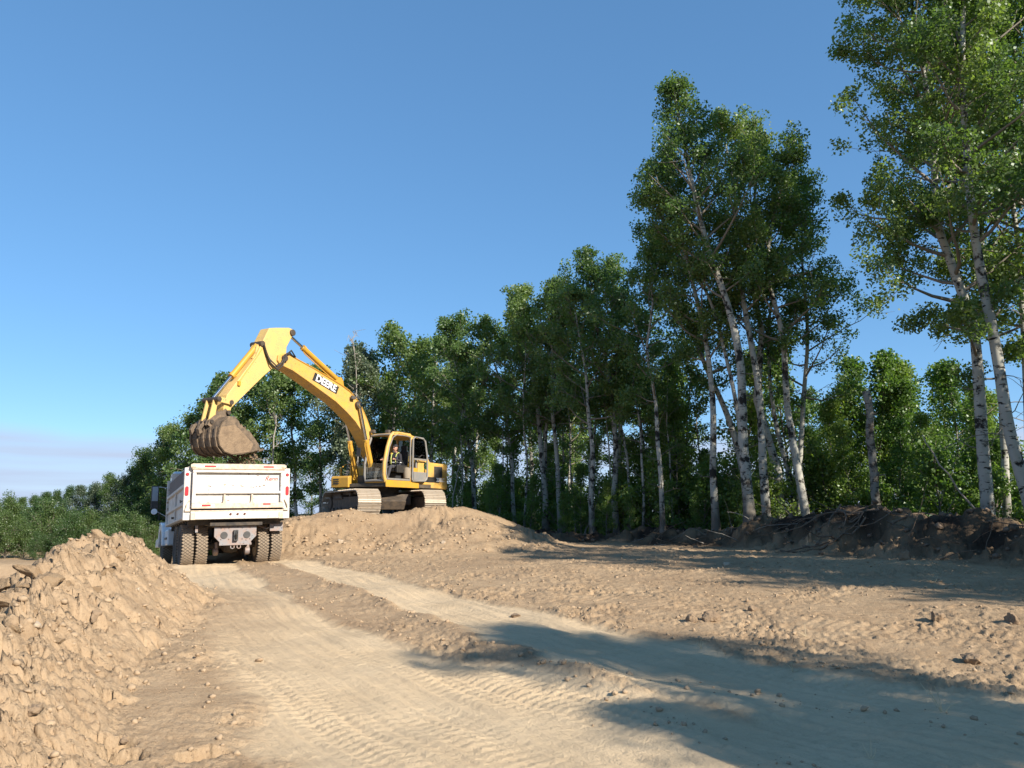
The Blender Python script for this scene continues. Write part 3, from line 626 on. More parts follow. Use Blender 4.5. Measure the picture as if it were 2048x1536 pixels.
def heroes():
    Lb = 'white-barked aspen '
    # clump in the middle of the right half
    hero(11, 23.0, [(1502, 1065), (1488, 900), (1472, 720), (1455, 620), (1432, 560), (1405, 470), (1385, 350), (1350, 172)], 'tallest aspen of the clump, stout white trunk with black scars and furrowed foot', .165, cb=.48, cw=2.3, nleaf=15000, nlimb=32, prof=([0, .2, .42, .62, .8, 1], [.6, 1, .95, .5, .42, .22]))
    hero(12, 24.2, [(1535, 1050), (1522, 900), (1502, 720), (1482, 600), (1468, 500), (1455, 300), (1450, 245)], 'white aspen just right of the stoutest clump trunk, its crown topping out lower', .14, cb=.47, cw=2.1, nleaf=14000, nlimb=26)
    hero(13, 25.5, [(1560, 1040), (1538, 850), (1515, 640), (1500, 560), (1500, 420), (1512, 270)], 'black-scarred aspen in the middle of the clump behind two paler trunks', .15, cb=.45, cw=2.3, nleaf=15000, nlimb=26, bias=(.15, 0))
    hero(14, 26.5, [(1585, 1000), (1552, 820), (1545, 700), (1560, 560), (1572, 400)], 'thin sunlit aspen trunk between the middle and the right trunks of the clump', .09, cb=.5, cw=1.7, nleaf=8000, nlimb=18)
    hero(15, 24.0, [(1612, 1010), (1580, 800), (1560, 650), (1535, 520), (1548, 420), (1580, 300)], 'rightmost aspen of the clump, trunk leaning left with small scars', .135, cb=.44, cw=2.3, nleaf=14000, nlimb=26, bias=(.25, 0))
    hero(16, 24.8, [(1432, 1045), (1427, 850), (1412, 720), (1388, 600), (1352, 470), (1330, 330)], 'left front aspen of the clump with a slightly kinked white trunk', .12, cb=.40, cw=2.2, nleaf=14000, nlimb=26, bias=(-.12, 0))
    hero(17, 27.5, [(1492, 1000), (1458, 830), (1432, 780), (1380, 640), (1330, 540), (1300, 470)], 'shaded aspen leaning hard to the left behind the clump', .14, cb=.45, cw=2.2, nleaf=12000, nlimb=24)
    hero(18, 26.0, [(1326, 1065), (1322, 880), (1296, 700), (1300, 600), (1290, 520)], 'slim dark kinked trunk standing left of the aspen clump', .085, cb=.45, cw=1.8, nleaf=7000, nlimb=18)
    hero(31, 25.5, [(1600, 990), (1605, 800), (1620, 640), (1600, 500), (1610, 380)], 'aspen at the right flank of the clump with a leafy low crown', .10, cb=.35, cw=2.2, nleaf=11000, nlimb=24, bias=(.12, 0))
    hero(32, 24.5, [(1500, 1040), (1470, 800), (1420, 600), (1345, 480), (1300, 370)], 'slender aspen arching left with its crown on the left side of the clump', .08, cb=.5, cw=1.7, nleaf=9000, nlimb=20)
    # trees at the right edge of the picture
    hero(21, 19.0, [(1975, 1040), (1958, 900), (1938, 720), (1905, 520), (1882, 420), (1862, 300), (1835, 60), (1815, -120)], 'tall aspen at the right border with a clean white trunk and wide left branches', .16, cb=.29, cw=3.0, nleaf=42000, leaf=.086, nlimb=46, bias=(-.12, 0))
    hero(22, 17.8, [(2085, 1050), (2042, 880), (2010, 660), (1966, 480), (1945, 330), (1930, 180), (1915, -100), (1905, -300)], 'thickest white aspen trunk at the far right border', .15, cb=.40, cw=2.8, nleaf=38000, leaf=.082, nlimb=40)
    hero(23, 20.5, [(2060, 1000), (2055, 800), (2045, 560), (2035, 330), (2030, 120), (2020, -60)], 'thin straight aspen rising behind the two trunks at the right border', .10, cb=.33, cw=2.8, nleaf=28000, leaf=.088, nlimb=36)
    hero(25, 19.5, [(2150, 1040), (2130, 820), (2105, 600), (2085, 380), (2070, 150), (2060, -150)], 'aspen crown hanging into the picture from beyond the right border', .14, cb=.36, cw=3.0, nleaf=30000, leaf=.088, nlimb=38, bias=(-.1, 0))
    hero(24, 21.5, [(2012, 1040), (2000, 900), (1992, 740), (1978, 560), (1960, 380), (1930, 200), (1905, 60)], 'shaded aspen between and behind the two white trunks at the right border', .11, cb=.30, cw=2.9, nleaf=28000, leaf=.088, nlimb=38, bias=(-.05, 0))
    # paler trunks further left in the row
    hero(41, 30.0, [(1235, 1085), (1232, 900), (1218, 760), (1190, 640), (1180, 560), (1182, 532)], 'aspen with a long pale trunk left of the kinked dark trunk', .13, cb=.42, cw=2.4, nleaf=12000, leaf=.095, nlimb=24)
    hero(42, 31.5, [(1245, 1070), (1240, 900), (1245, 760), (1235, 640), (1222, 540)], 'dark-trunked aspen leaning against the long pale trunk', .12, cb=.4, cw=2.3, nleaf=12000, leaf=.095, nlimb=24)
    hero(43, 33.0, [(1122, 1090), (1112, 920), (1105, 800), (1110, 690), (1112, 578)], 'aspen right of the sloping mound with a cream lower trunk', .12, cb=.42, cw=2.3, nleaf=11000, leaf=.10, nlimb=24)
    hero(44, 33.5, [(1090, 1085), (1082, 900), (1070, 780), (1045, 690), (1035, 598)], 'forked aspen whose pale twin stems rise behind the tail of the mound', .14, cb=.42, cw=2.4, nleaf=12000, leaf=.10, nlimb=24)
    hero(45, 34.0, [(1098, 1085), (1090, 850), (1105, 760), (1130, 700), (1140, 640)], 'crooked pale aspen stem curving right behind the tail of the mound', .10, cb=.5, cw=2.0, nleaf=8000, leaf=.10, nlimb=20)
    hero(46, 36.0, [(1030, 1040), (1018, 900), (1012, 800), (990, 720), (968, 655)], 'slim white aspen right of the excavator tail', .10, cb=.42, cw=2.3, nleaf=11000, leaf=.105, nlimb=24)
    hero(47, 36.5, [(952, 1025), (938, 850), (930, 770), (905, 700), (893, 662)], 'white aspen trunk standing just behind the excavator engine hood', .12, cb=.42, cw=2.4, nleaf=12000, leaf=.105, nlimb=24)
    hero(48, 29.0, [(1185, 1075), (1182, 900), (1170, 760), (1155, 650), (1150, 590)], 'speckled white aspen halfway between the mound tail and the clump', .11, cb=.45, cw=2.2, nleaf=10000, leaf=.095, nlimb=22)
def variants():
    """shared tree shapes for the rest of the wood"""
    V = {}
    rs = np.random.default_rng(5)
    V['mid'] = [gen_tree(500+i, straight(10, (rs.normal()*.05, rs.normal()*.05)), .115, cb=.34+.06*rs.random(), cw=2.0, nleaf=7600, leaf=.125, nlimb=22, ntwig=4, sig=.23, dead=8, sides=8) for i in range(5)]
    V['far'] = [gen_tree(600+i, straight(8, (rs.normal()*.04, rs.normal()*.04)), .09, cb=.15, cw=1.8, nleaf=11000, leaf=.10, nlimb=22, ntwig=4, sig=.27, dead=4, sides=6) for i in range(4)]
    pf = ([0, .2, .5, .8, 1], [.9, 1, .85, .55, .2])
    V['thin'] = [gen_tree(900+i, straight(10, (rs.normal()*.05, rs.normal()*.05)), .115, cb=.38, cw=1.9, nleaf=4200, leaf=.125, nlimb=20, ntwig=4, sig=.2, dead=6, sides=8) for i in range(3)]
    V['pole'] = [gen_tree(980+i, straight(10, (rs.normal()*.08, rs.normal()*.05)), .058, cb=.5, cw=1.25, nleaf=2600, leaf=.11, nlimb=16, ntwig=4, sig=.18, dead=9, sides=7) for i in range(3)]
    V['sap'] = [gen_tree(700+i, straight(6, (rs.normal()*.06, rs.normal()*.06)), .045, cb=.10, cw=1.25, nleaf=5600, leaf=.095, nlimb=24, ntwig=4, sig=.19, dead=2, sides=6, prof=pf, rise=1.3) for i in range(4)]
    ps = ([0, .3, .7, 1], [1, 1, .8, .5])
    V['bush'] = [gen_tree(800+i, straight(2.2, (rs.normal()*.1, rs.normal()*.1)), .03, cb=.04, cw=1.25, nleaf=3600, leaf=.095, nlimb=20, ntwig=4, sig=.17, dead=0, sides=5, prof=ps, rise=1.4) for i in range(4)]
    V['fbush'] = [gen_tree(950+i, straight(2.2, (rs.normal()*.1, rs.normal()*.1)), .03, cb=.04, cw=1.25, nleaf=8000, leaf=.06, nlimb=22, ntwig=5, sig=.15, dead=0, sides=5, prof=ps, rise=1.4) for i in range(4)]
    return V
def ordinal(i):
    return (['leftmost', 'second', 'third', 'fourth', 'fifth', 'sixth', 'seventh', 'eighth', 'ninth', 'tenth', 'eleventh', 'twelfth', 'thirteenth', 'fourteenth', 'fifteenth', 'sixteenth', 'seventeenth', 'eighteenth', 'nineteenth', 'twentieth'] + ['%s-%s' % (t, u) for t in ('twenty', 'thirty', 'forty') for u in ('first', 'second', 'third', 'fourth', 'fifth', 'sixth', 'seventh', 'eighth', 'ninth')])[i]
def wood():
    V = variants(); rs = np.random.default_rng(77)
    todo = []                                   # (kind, variant, x, y, scale, zone)
    # front row behind the machines: crown tops read from the photograph
    top = [(860, 680, 40), (825, 690, 42), (785, 668, 43), (735, 690, 44), (700, 720, 42), (655, 745, 45), (610, 740, 47), (560, 735, 46), (515, 745, 48), (470, 760, 48), (428, 778, 48), (395, 812, 50), (372, 838, 50), (350, 850, 52)]
    for px, py, Y in top:
        p = at(px, py, Y); g = gz1(p[0], p[1]); todo.append(('mid', rs.integers(5), p[0], p[1], (p[2]-g)/10.2, 'row behind the excavator and truck'))
    far = [(325, 885, 53), (305, 905, 55), (285, 925, 56), (262, 940, 57), (240, 958, 57), (215, 968, 60), (190, 975, 60), (165, 972, 61), (140, 976, 62), (118, 984, 62), (95, 985, 63), (70, 998, 64), (45, 1004, 65), (20, 1006, 66), (-5, 1008, 66), (-35, 1010, 67)]
    for px, py, Y in far:
        p = at(px, py, Y); g = gz1(p[0], p[1]); todo.append(('far', rs.integers(4), p[0], p[1], max(.5, (p[2]-g)/8.1), 'tree line left of the truck'))
    # deeper rows
    def along(s, off):
        P = np.array(TREEL[3:], float); L = np.concatenate([[0], np.cumsum(np.hypot(*np.diff(P, axis=0).T))])
        x = np.interp(s, L, P[:, 0]); y = np.interp(s, L, P[:, 1]); k = min(max(np.searchsorted(L, s), 1), len(P)-1); d = P[k]-P[k-1]; d /= np.hypot(*d)
        return x+d[1]*off, y-d[0]*off, L[-1]
    s = 2.0
    while s < 66:
        for off in (4.5, 9.5, 15):
            if rs.random() < .38: continue
            x, y, Lm = along(s+rs.uniform(-1, 1), off+rs.uniform(-1.3, 1.3)); px, py = pix((x, y, 1.5))
            hh = np.interp(px, [-40, 200, 350, 480, 800, 950, 1100, 1250, 1400, 1700, 2050], [5, 6.2, 8, 9.5, 11, 11.5, 11.5, 10, 8.5, 6.5, 6.5])*rs.uniform(.72, .97)
            k = 'mid' if px > 380 else 'far'
            if 800 < px <= 1330 and off > 5 and rs.random() < .5: k = 'sap'
            if px > 1330 and off < 11: k = 'sap' if rs.random() < .65 else 'mid'
            sc = hh/{'mid': 10.2, 'far': 8.1, 'sap': 6.1}[k]
            if k == 'sap': sc = min(sc, 1.15)
            if px > 2250: continue
            todo.append((k, rs.integers(4), x, y, sc, 'deeper wood'))
        s += rs.uniform(2.3, 3.3)
    # slender poles standing between the bigger trunks
    for i, px in enumerate(np.linspace(890, 1420, 17)):
        px = px+rs.uniform(-9, 9); Y = np.interp(px, [890, 1100, 1250, 1420], [37.5, 33.5, 30, 27.5])+rs.uniform(-1.2, 3.5); p = at(px, 1070, Y)
        todo.append(('pole', rs.integers(3), p[0], p[1], rs.uniform(.62, .95), 'slender poles'))
    # saplings filling the gap between the clump and the right border
    for px, py, Y in [(1640, 800, 27), (1680, 775, 28), (1715, 720, 29), (1745, 712, 27), (1770, 745, 30), (1800, 730, 28), (1835, 760, 26), (1868, 740, 29), (1900, 735, 27), (1700, 850, 25), (1780, 840, 25), (1850, 830, 24), (1920, 800, 24), (1620, 860, 26), (1985, 780, 23), (1560, 880, 29), (1470, 880, 29), (1400, 900, 30), (1350, 870, 31), (1280, 900, 31), (1210, 960, 29), (1160, 930, 31), (1130, 985, 30), (1060, 950, 33), (1000, 930, 35), (980, 975, 33), (925, 930, 36), (1260, 985, 28), (1390, 985, 27), (1460, 990, 26.5), (1190, 880, 33), (1085, 890, 35), (1020, 880, 37), (1330, 960, 28), (1290, 800, 33), (1375, 720, 32), (1350, 790, 30), (2030, 850, 22), (1960, 880, 22)]:
        p = at(px, py, Y); g = gz1(p[0], p[1]); todo.append(('sap', rs.integers(4), p[0], p[1], (p[2]-g)/6.1, 'young trees behind the topsoil berm'))
    # shrubs at the foot of the wood
    s = 4.0; k_ = 0
    while s < 80:
        for off in (.9, 2.6, 5.0):
            x, y, Lm = along(s+rs.uniform(-.6, .6), off+rs.uniform(-.5, .5)); px, py = pix((x, y, 1.0))
            if px > 1600 and off < 2: continue
            sc = rs.uniform(.5, 1.05)*(1.25 if px < 600 else 1); todo.append(('bush' if s < 34 else 'fbush', rs.integers(4), x, y, sc, 'front shrubs' if (off < 1.5 and k_ % 2 == 0) else 'shrubs'))
        k_ += 1; s += rs.uniform(1.15, 1.8) if s < 40 else rs.uniform(1.5, 2.4)
    for px in range(-30, 330, 19):
        Y = np.interp(px, [0, 330], [47.5, 44.5])+rs.uniform(-.5, 2.5); p = at(px, 1130, Y); todo.append(('fbush', rs.integers(4), p[0], p[1], rs.uniform(.45, 1.05), 'shrubs'))
    # off the right of the frame and behind: the same wood goes on and throws the shade on the near ground
    shade = [(17.5, 12.5, 1.25), (16.2, 14.4, 1.2), (16.6, 1.6, 1.05), (16.3, 4.8, 1.12), (15.3, 8.0, 1.15), (13.6, 11.9, 1.1), (17.5, 3.5, 1.1)]
    for x, y, sc in [(12.5, 8.0, .9), (12.6, 9.4, 1.0), (12.5, 10.8, .9), (12.6, 12.25, 1.0), (12.9, 13.6, .95), (12.6, 6.4, .9), (14, 7, 1.1)]: todo.append(('sap', rs.integers(4), x, y, sc, 'beyond the right border'))
    for x, y, sc in shade: todo.append(('thin', rs.integers(3), x, y, sc, 'beyond the right border'))
    for x, y, sc in [(11.5, -2.7, .86), (13.6, -4.9, 1.13), (12.1, -3.9, .8), (10.3, -3.2, .72), (10.07, -4.14, .62), (12.3, -5.1, .85)]: todo.append(('thin', rs.integers(3), x, y, sc, 'beyond the right border'))
    zones = {}
    for it in todo: zones.setdefault((it[5], 'bush' in it[0]), []).append(it)
    names = {'pole': 'aspen_tree', 'mid': 'aspen_tree', 'thin': 'aspen_tree', 'far': 'broadleaf_tree', 'sap': 'sapling', 'bush': 'shrub', 'fbush': 'shrub'}
    for (zn, _), items in zones.items():
        items.sort(key=lambda it: pix((it[2], it[3], 1.5))[0])
        for i, (k, v, x, y, sc, zone) in enumerate(items):
            grp = None
            if zone == 'row behind the excavator and truck': lab, grp = '%s leafy aspen from the left in the row behind the truck and excavator' % ordinal(i), 'aspens behind the machines'
            elif zone == 'tree line left of the truck': lab, grp = '%s green tree from the left in the distant tree line left of the truck' % ordinal(i), 'distant trees on the left'
            elif zone == 'young trees behind the topsoil berm': lab, grp = '%s bright green sapling from the left among those between the trunks' % ordinal(i), 'saplings behind the berm'
            elif zone == 'slender poles': lab, grp = '%s slender pale aspen stem from the left between the mound and the tall clump' % ordinal(i), 'slender aspens between the mound and the clump'
            elif zone == 'front shrubs': lab, grp = '%s leafy shrub from the left along the very front of the undergrowth' % ordinal(i), 'shrubs along the foot of the wood'
            elif zone == 'shrubs': lab, grp = 'leafy green shrub in the undergrowth at the foot of the wood', 'shrubs along the foot of the wood'
            elif zone == 'deeper wood': lab, grp = 'tree deep in the wood behind the front row of trunks', 'trees deeper in the wood'
            else: lab, grp = 'aspen of the wood edge outside the right border', 'aspens beyond the right border'
            leaf = {'pole': 'leaf', 'mid': 'leaf', 'thin': 'leaf', 'far': 'leaff', 'sap': 'leafb', 'bush': 'leafb', 'fbush': 'leaff'}[k]
            if k == 'far' and rs.random() < .15: leaf = 'leafp'
            if zone == 'row behind the excavator and truck' and i in (9, 10): leaf = 'leafp'
            o = place(V[k][v], names[k], (x, y, gz1(x, y)-.08), rs.uniform(0, 6.28), sc, lab, 'shrub' if 'bush' in k else 'tree', grp, bark='bark' if k == 'pole' or (k == 'mid' and rs.random() < .6) else 'barkd', leaf=leaf)
def deadwood():
    # broken-off trunk behind the berm
    def snag(seed, px, Y, r0, r1, label, name='dead_trunk', br=6, spread=.8):
        rs = np.random.default_rng(seed); pts = [at(x, y, Y) for x, y in px]; b = pts[0]; g = gz1(b[0], b[1])
        if b[2] > g-.1: pts.insert(0, np.array([b[0], b[1], g-.15]))
        base = pts[0].copy(); P = np.array(pts)-base; s = np.concatenate([[0], np.cumsum(np.linalg.norm(np.diff(P, axis=0), axis=1))]); n = 14
        Q = np.stack([np.interp(np.linspace(0, s[-1], n), s, P[:, k]) for k in range(3)], -1); Q[1:-1] += rs.normal(size=(n-2, 3))*.02
        v, f = tube_np(Q, np.linspace(r0, r1, n)*(1+rs.normal(size=n)*.05), 10)
        cap = np.arange((n-1)*10, n*10)[None, :]
        T = Tree(); T.trunk = np_mesh('trunk', v, [f, cap], smooth=True); T.crown = None; bv = []; bf = []; nb = 0
        for i in range(br):
            q = Q[rs.integers(n//3, n)]; d = rs.normal(size=3); d[2] = abs(d[2])*.8; d /= np.linalg.norm(d); Lb = rs.uniform(.4, 1)*spread; pp = [q]
            for k in range(4): d = d+rs.normal(size=3)*.25; d /= np.linalg.norm(d); pp.append(pp[-1]+d*Lb/4)
            for path in [pp]+[[pp[j], pp[j]+(d+rs.normal(size=3)*.7)*Lb*.25, pp[j]+(d+rs.normal(size=3)*.7)*Lb*.5] for j in (1, 2, 3)]:
                v, f = tube_np(np.array(path), np.linspace(.018, .005, len(path))*(1+r0*3), 4); bv.append(v); bf.append(f+nb); nb += len(v)
        T.branches = np_mesh('branches', np.concatenate(bv), [np.concatenate(bf)]) if bv else None
        return T, base
    T, b = snag(1, [(1752, 1015), (1745, 900), (1732, 782)], 21.5, .135, .10, '', br=3, spread=.35)
    place(T, 'dead_tree', tuple(b), label='broken-off dead trunk with no crown behind the root heap', cat='dead tree', bark='barkd')
    for i, (px, Y, r0, r1, lab, br, sp) in enumerate([
        ([(1985, 1055), (1900, 960), (1845, 870)], 18.5, .03, .015, 'thin dead pole leaning left in the shade at the right border', 0, .1),
        ([(1160, 1085), (1190, 1020), (1200, 968)], 31.0, .035, .02, 'pale dead pole leaning right between trunks near the mound tail', 0, .1),
        ([(715, 900), (713, 770), (709, 712), (704, 680)], 41.0, .06, .012, 'bleached bare treetop with twigs sticking up above the boom', 22, .9),
        ([(545, 960), (548, 880), (552, 830)], 44.0, .07, .03, 'bare grey dead tree between the bucket and the boom', 9, .9),
        ([(905, 1000), (915, 950), (925, 905)], 35.0, .035, .02, 'thin white dead stem leaning beside the excavator tail', 2, .5),
        ([(1235, 1000), (1228, 820), (1225, 720), (1220, 690)], 33.0, .07, .02, 'bleached dead aspen with dense bare twigs beside the long pale trunk', 18, 1.2),
    ]):
        T, b = snag(20+i, px, Y, r0, r1, lab, br=br, spread=sp)
        place(T, 'dead_tree', tuple(b), label=lab, cat='dead tree', bark='deadwood')
def undergrowth():
    rs = np.random.default_rng(9); P = np.array(TREEL, float); n = 42000
    L = np.concatenate([[0], np.cumsum(np.hypot(*np.diff(P, axis=0).T))]); s = rs.uniform(12, 95, n); off = .6+rs.gamma(2., 2.0, n)
    x = np.interp(s, L, P[:, 0]); y = np.interp(s, L, P[:, 1]); k = np.clip(np.searchsorted(L, s), 1, len(P)-1); d = P[k]-P[k-1]; d /= np.hypot(d[:, 0], d[:, 1])[:, None]
    x += d[:, 1]*off; y -= d[:, 0]*off
    keep = fbm(x*.5, y*.5, 61, 3)+.35 > rs.uniform(-.4, .6, n); x = x[keep]; y = y[keep]
    z = gz(x, y)+rs.gamma(2, .16, len(x))*np.clip(.8+fbm(x*.3, y*.3, 62, 2), .2, 2)
    v, f = leaves_np(np.stack([x, y, z], -1), rs, .13, .5)
    o = obj('undergrowth', np_mesh('undergrowth', v, [f], tint=rs.random(len(x))), M['leafb']); tag(o, kind='stuff')
heroes(); wood(); deadwood(); undergrowth()
# ------------------------------------------------------------------ lettering
def text_mesh(name, body, size, bold=0., shear=0., ext=.004, sx=1.):
    cu = bpy.data.curves.new(name, 'FONT'); cu.body = body; cu.size = size; cu.extrude = ext; cu.offset = bold; cu.shear = shear; cu.align_x = 'CENTER'; cu.align_y = 'CENTER'; cu.resolution_u = 4
    t = bpy.data.objects.new(name, cu); COL.objects.link(t); dg = bpy.context.evaluated_depsgraph_get(); dg.update()
    me = bpy.data.meshes.new_from_object(t.evaluated_get(dg)); bpy.data.objects.remove(t); bpy.data.curves.remove(cu)
    me.transform(Matrix.Diagonal((sx, 1, 1, 1))); me.materials.clear(); return me
def frame3(o, X, Y, Z):
    X, Y, Z, o = map(Vector, (X, Y, Z, o)); return Matrix(((X.x, Y.x, Z.x, o.x), (X.y, Y.y, Z.y, o.y), (X.z, Y.z, Z.z, o.z), (0, 0, 0, 1)))
# ------------------------------------------------------------------ excavator
def cylinder_ram(par, a, b, split, rb, rr, y, rodmat='chrome'):
    """hydraulic ram between pins a (barrel end) and b (rod end), in the x-z plane at y"""
    A = Vector((a[0], y, a[1])); Bv = Vector((b[0], y, b[1])); d = (Bv-A); Lr = d.length; d.normalize(); m = A+d*(Lr*split)
    o = B().cyl(A, m-d*.06, rb, 16).cyl(m-d*.10, m, rb*1.18, 16).cyl(A-Vector((0, rb*1.1, 0)), A+Vector((0, rb*1.1, 0)), rb*.95, 14).build('hydraulic_cylinder', M['yellow2'], par, smooth=True)
    B().cyl(m, Bv-d*.05, rr, 14).cyl(Bv-Vector((0, rr*1.7, 0)), Bv+Vector((0, rr*1.7, 0)), rr*1.5, 14).build('piston_rod', M[rodmat], o, smooth=True)
    w = Vector((0, 1, 0)).cross(d)
    B().tube([A+d*.25+w*(rb+.02), A+d*.3+w*(rb+.045), m-d*.2+w*(rb+.045), m-d*.08+w*(rb+.01)], .018, 6).build('oil_line', M['yellow2'], o)
    return o
def excavator():
    phi = math.radians(239.87)
    R = empty('excavator', (EX, EY, EZ), (0, 0, phi)); tag(R, 'yellow tracked excavator on the dirt mound emptying its bucket into the white truck', 'excavator')
    # ---- undercarriage, turned about 60 degrees against the house
    ty = math.radians(59.6); TM = Matrix.Rotation(ty, 4, 'Z')
    um = TM.copy()
    b = B(); b.box(-.75, .75, -.85, .85, .42, .80, um); b.prism([(1.1, .25), (1.3, .55), (.4, .85), (-.4, .85), (-1.3, .55), (-1.1, .25)], -.45, .45)
    b.v = [tuple(um @ Vector(v)) if i >= 8 else v for i, v in enumerate(b.v)]
    b.build('lower_frame', M['frame'], R, bevel=.02)
    B().cyl((0, 0, .78), (0, 0, 1.05), .62, 32).build('turntable', M['frame'], R)
    # pad outline
    hl, rad, zc = 1.72, .40, .48
    def outline(s):
        per = 4*hl+2*math.pi*rad; s %= per
        if s < 2*hl: return (-hl+s, zc+rad, 0.)
        s -= 2*hl
        if s < math.pi*rad: a = s/rad; return (hl+rad*math.sin(a), zc+rad*math.cos(a), -a)
        s -= math.pi*rad
        if s < 2*hl: return (hl-s, zc-rad, -math.pi)
        s -= 2*hl; a = s/rad; return (-hl-rad*math.sin(a), zc-rad*math.cos(a), -math.pi-a)
    per = 4*hl+2*math.pi*rad; ns = 50
    shoe = B(); p = per/ns
    shoe.prism([(-p*.49, 0), (p*.47, 0), (p*.47, .022), (p*.40, .026), (p*.36, .058), (p*.27, .058), (p*.23, .026), (p*.02, .026), (-.005, .052), (-p*.09, .052), (-p*.13, .026), (-p*.33, .026), (-p*.37, .058), (-p*.45, .058), (-p*.49, .022)], -.40, .40)
    sm = shoe.mesh('track_shoe'); sm.materials.append(M['trackface'])
    for sd in (1, -1):
        tr = B()
        tr.prism([(-1.55, .22), (1.55, .22), (1.62, .45), (1.45, .70), (-1.45, .70), (-1.62, .45)], -.17, .17).prism([(-1.3, .64), (-.2, .64), (-.3, .76), (-1.2, .76)], -.22, .22)
        for x in (-1.3, -.85, -.4, .05, .5, .95, 1.35): tr.cyl((x, -.24, .20), (x, .24, .20), .125, 18)
        for x in (-.6, .6): tr.cyl((x, -.2, .78), (x, .2, .78), .08, 14)
        tr.cyl((hl, -.09, zc), (hl, .09, zc), .36, 28).cyl((-hl, -.09, zc), (-hl, .09, zc), .36, 28).cyl((-hl, -.22, zc), (-hl, .22, zc), .23, 24).cyl((hl, -.2, zc), (hl, .2, zc), .12, 18)
        tr.box(hl-.75, hl-.1, -.2, .2, zc-.13, zc+.13)
        o = tr.build('track', M['frame'], R, bevel=.01); o.matrix_local = TM @ Matrix.Translation((0, sd*1.195, 0))
        for i in range(ns):
            x, z, a = outline((i+.35)*p); c = bpy.data.objects.new('track_shoe', sm); COL.objects.link(c); c.parent = o
            c.matrix_local = Matrix.Translation((x, 0, z)) @ Matrix.Rotation(-a, 4, 'Y')
            if i == 0: pass
        B().box(-1.9, 1.9, -.10, .10, zc+rad-.11, zc+rad-.005).box(-1.9, 1.9, -.10, .10, zc-rad+.005, zc-rad+.10).build('track_chain', M['frame'], o)
    # ---- slewing deck
    B().box(-2.45, 1.28, -1.24, 1.24, 1.03, 1.16).box(-.2, 1.05, -.26, .26, 1.16, 1.45).build('deck', M['plate'], R, bevel=.02)
    B().prism([(-.55, 1.02), (1.31, 1.02), (1.33, 1.24), (-.55, 1.24)], 1.225, 1.275).build('cab_sill', M['yellow2'], R, bevel=.012)
    # boom foot brackets
    for y in (-.31, .27): B().prism([(-.35, 1.16), (.55, 1.16), (.42, 1.55), (.22, 1.95), (-.02, 1.95), (-.25, 1.55)], y, y+.045).build('boom_bracket', M['yellow2'], R, bevel=.008)
    # tool box at the right front, tank behind it
    tb = B().prism([(.28, 1.03), (1.34, 1.03), (1.36, 1.38), (1.30, 1.44), (.28, 1.47)], -1.24, -.42).build('tool_box', M['yellow2'], R, bevel=.025)
    for k in range(3): B().box(1.352, 1.366, -1.12, -.86, 1.15+k*.075, 1.19+k*.075).build('louvre', M['black'], tb)
    B().box(.36, .44, -1.18, -1.12, 1.44, 1.95).box(.9, .96, -1.2, -1.15, 1.44, 1.75).tube([(.4, -1.15, 1.93), (.7, -1.16, 1.9), (.93, -1.17, 1.73)], .022).build('handrail', M['yellow2'], tb)
    B().prism([(-.9, 1.16), (.26, 1.16), (.26, 1.78), (.18, 1.86), (-.9, 1.9)], -1.24, -.42).build('fuel_tank', M['yellow2'], R, bevel=.03)
    B().cyl((.05, -.8, 1.86), (.05, -.8, 1.98), .08, 14).cyl((.05, -.8, 1.98), (.05, -.8, 2.01), .10, 14).build('filler_cap', M['yellow'], R)
    # engine house
    eh = B().prism([(-.52, 1.16), (-.52, 1.98), (-.62, 2.02), (-2.30, 1.98), (-2.38, 1.92), (-2.38, 1.16)], .10, 1.24).build('engine_cover', M['yellow'], R, bevel=.03)
    B().prism([(-.92, 1.16), (-.92, 1.96), (-2.38, 1.94), (-2.38, 1.16)], -1.24, .095).build('engine_cover', M['yellow'], R, bevel=.03)
    hd = B().prism([(-.78, 1.99), (-.95, 2.30), (-1.35, 2.32), (-1.55, 2.24), (-1.72, 2.0)], -.55, .92).build('engine_hood', M['yellow'], R, bevel=.05)
    for k in range(5): B().box(-1.02-k*.085, -.97-k*.085, .925, .935, 2.08, 2.24).build('louvre', M['black'], hd)
    B().cyl((-1.5, -.7, 1.9), (-1.5, -.7, 2.55), .06, 14).build('exhaust_pipe', M['pin'], R)
    gr = B().box(-2.03, -1.50, 1.243, 1.250, 1.46, 1.87).build('side_grille', M['darkgrey'], R)
    for k in range(8): B().box(-2.02, -1.51, 1.2505, 1.258, 1.48+k*.048, 1.50+k*.048).build('grille_slat', M['black'], gr)
    B().box(-1.12, -1.02, 1.243, 1.262, 1.52, 1.66).build('latch', M['grey'], R, bevel=.006)
    B().box(-2.36, -.9, 1.2435, 1.2475, 1.26, 1.46).build('black_stripe', M['black'], R)
    tm = text_mesh('model_number', '200LC', .20, bold=.004, sx=.98); o = obj('model_number', tm, M['reflw'], R); o.matrix_local = frame3((-1.92, 1.252, 1.365), (-1, 0, 0), (0, 0, 1), (0, 1, 0))
    # round green maker's emblem on the side cover
    em = B().cyl((-.98, 1.2435, 1.86), (-.98, 1.249, 1.86), .13, 20).build('emblem', mat('emblem_green', (.02, .09, .05), .5), R)
    B().tube([(-.88, 1.251, 1.83), (-.95, 1.251, 1.90), (-1.02, 1.251, 1.85), (-1.08, 1.251, 1.90)], .012, 5).build('emblem_mark', M['yellow'], em)
    # counterweight
    pl = []
    for k in range(13):
        a = math.radians(-62+k*124/12); pl.append((-math.cos(a)*2.76, math.sin(a)*1.41))
    pl = [(x, max(-1.25, min(1.25, y))) for x, y in pl]
    B().prism([(-2.385, -1.25)]+pl+[(-2.385, 1.25)], 1.02, 1.99, 'z').build('counterweight', M['yellow'], R, bevel=.05)
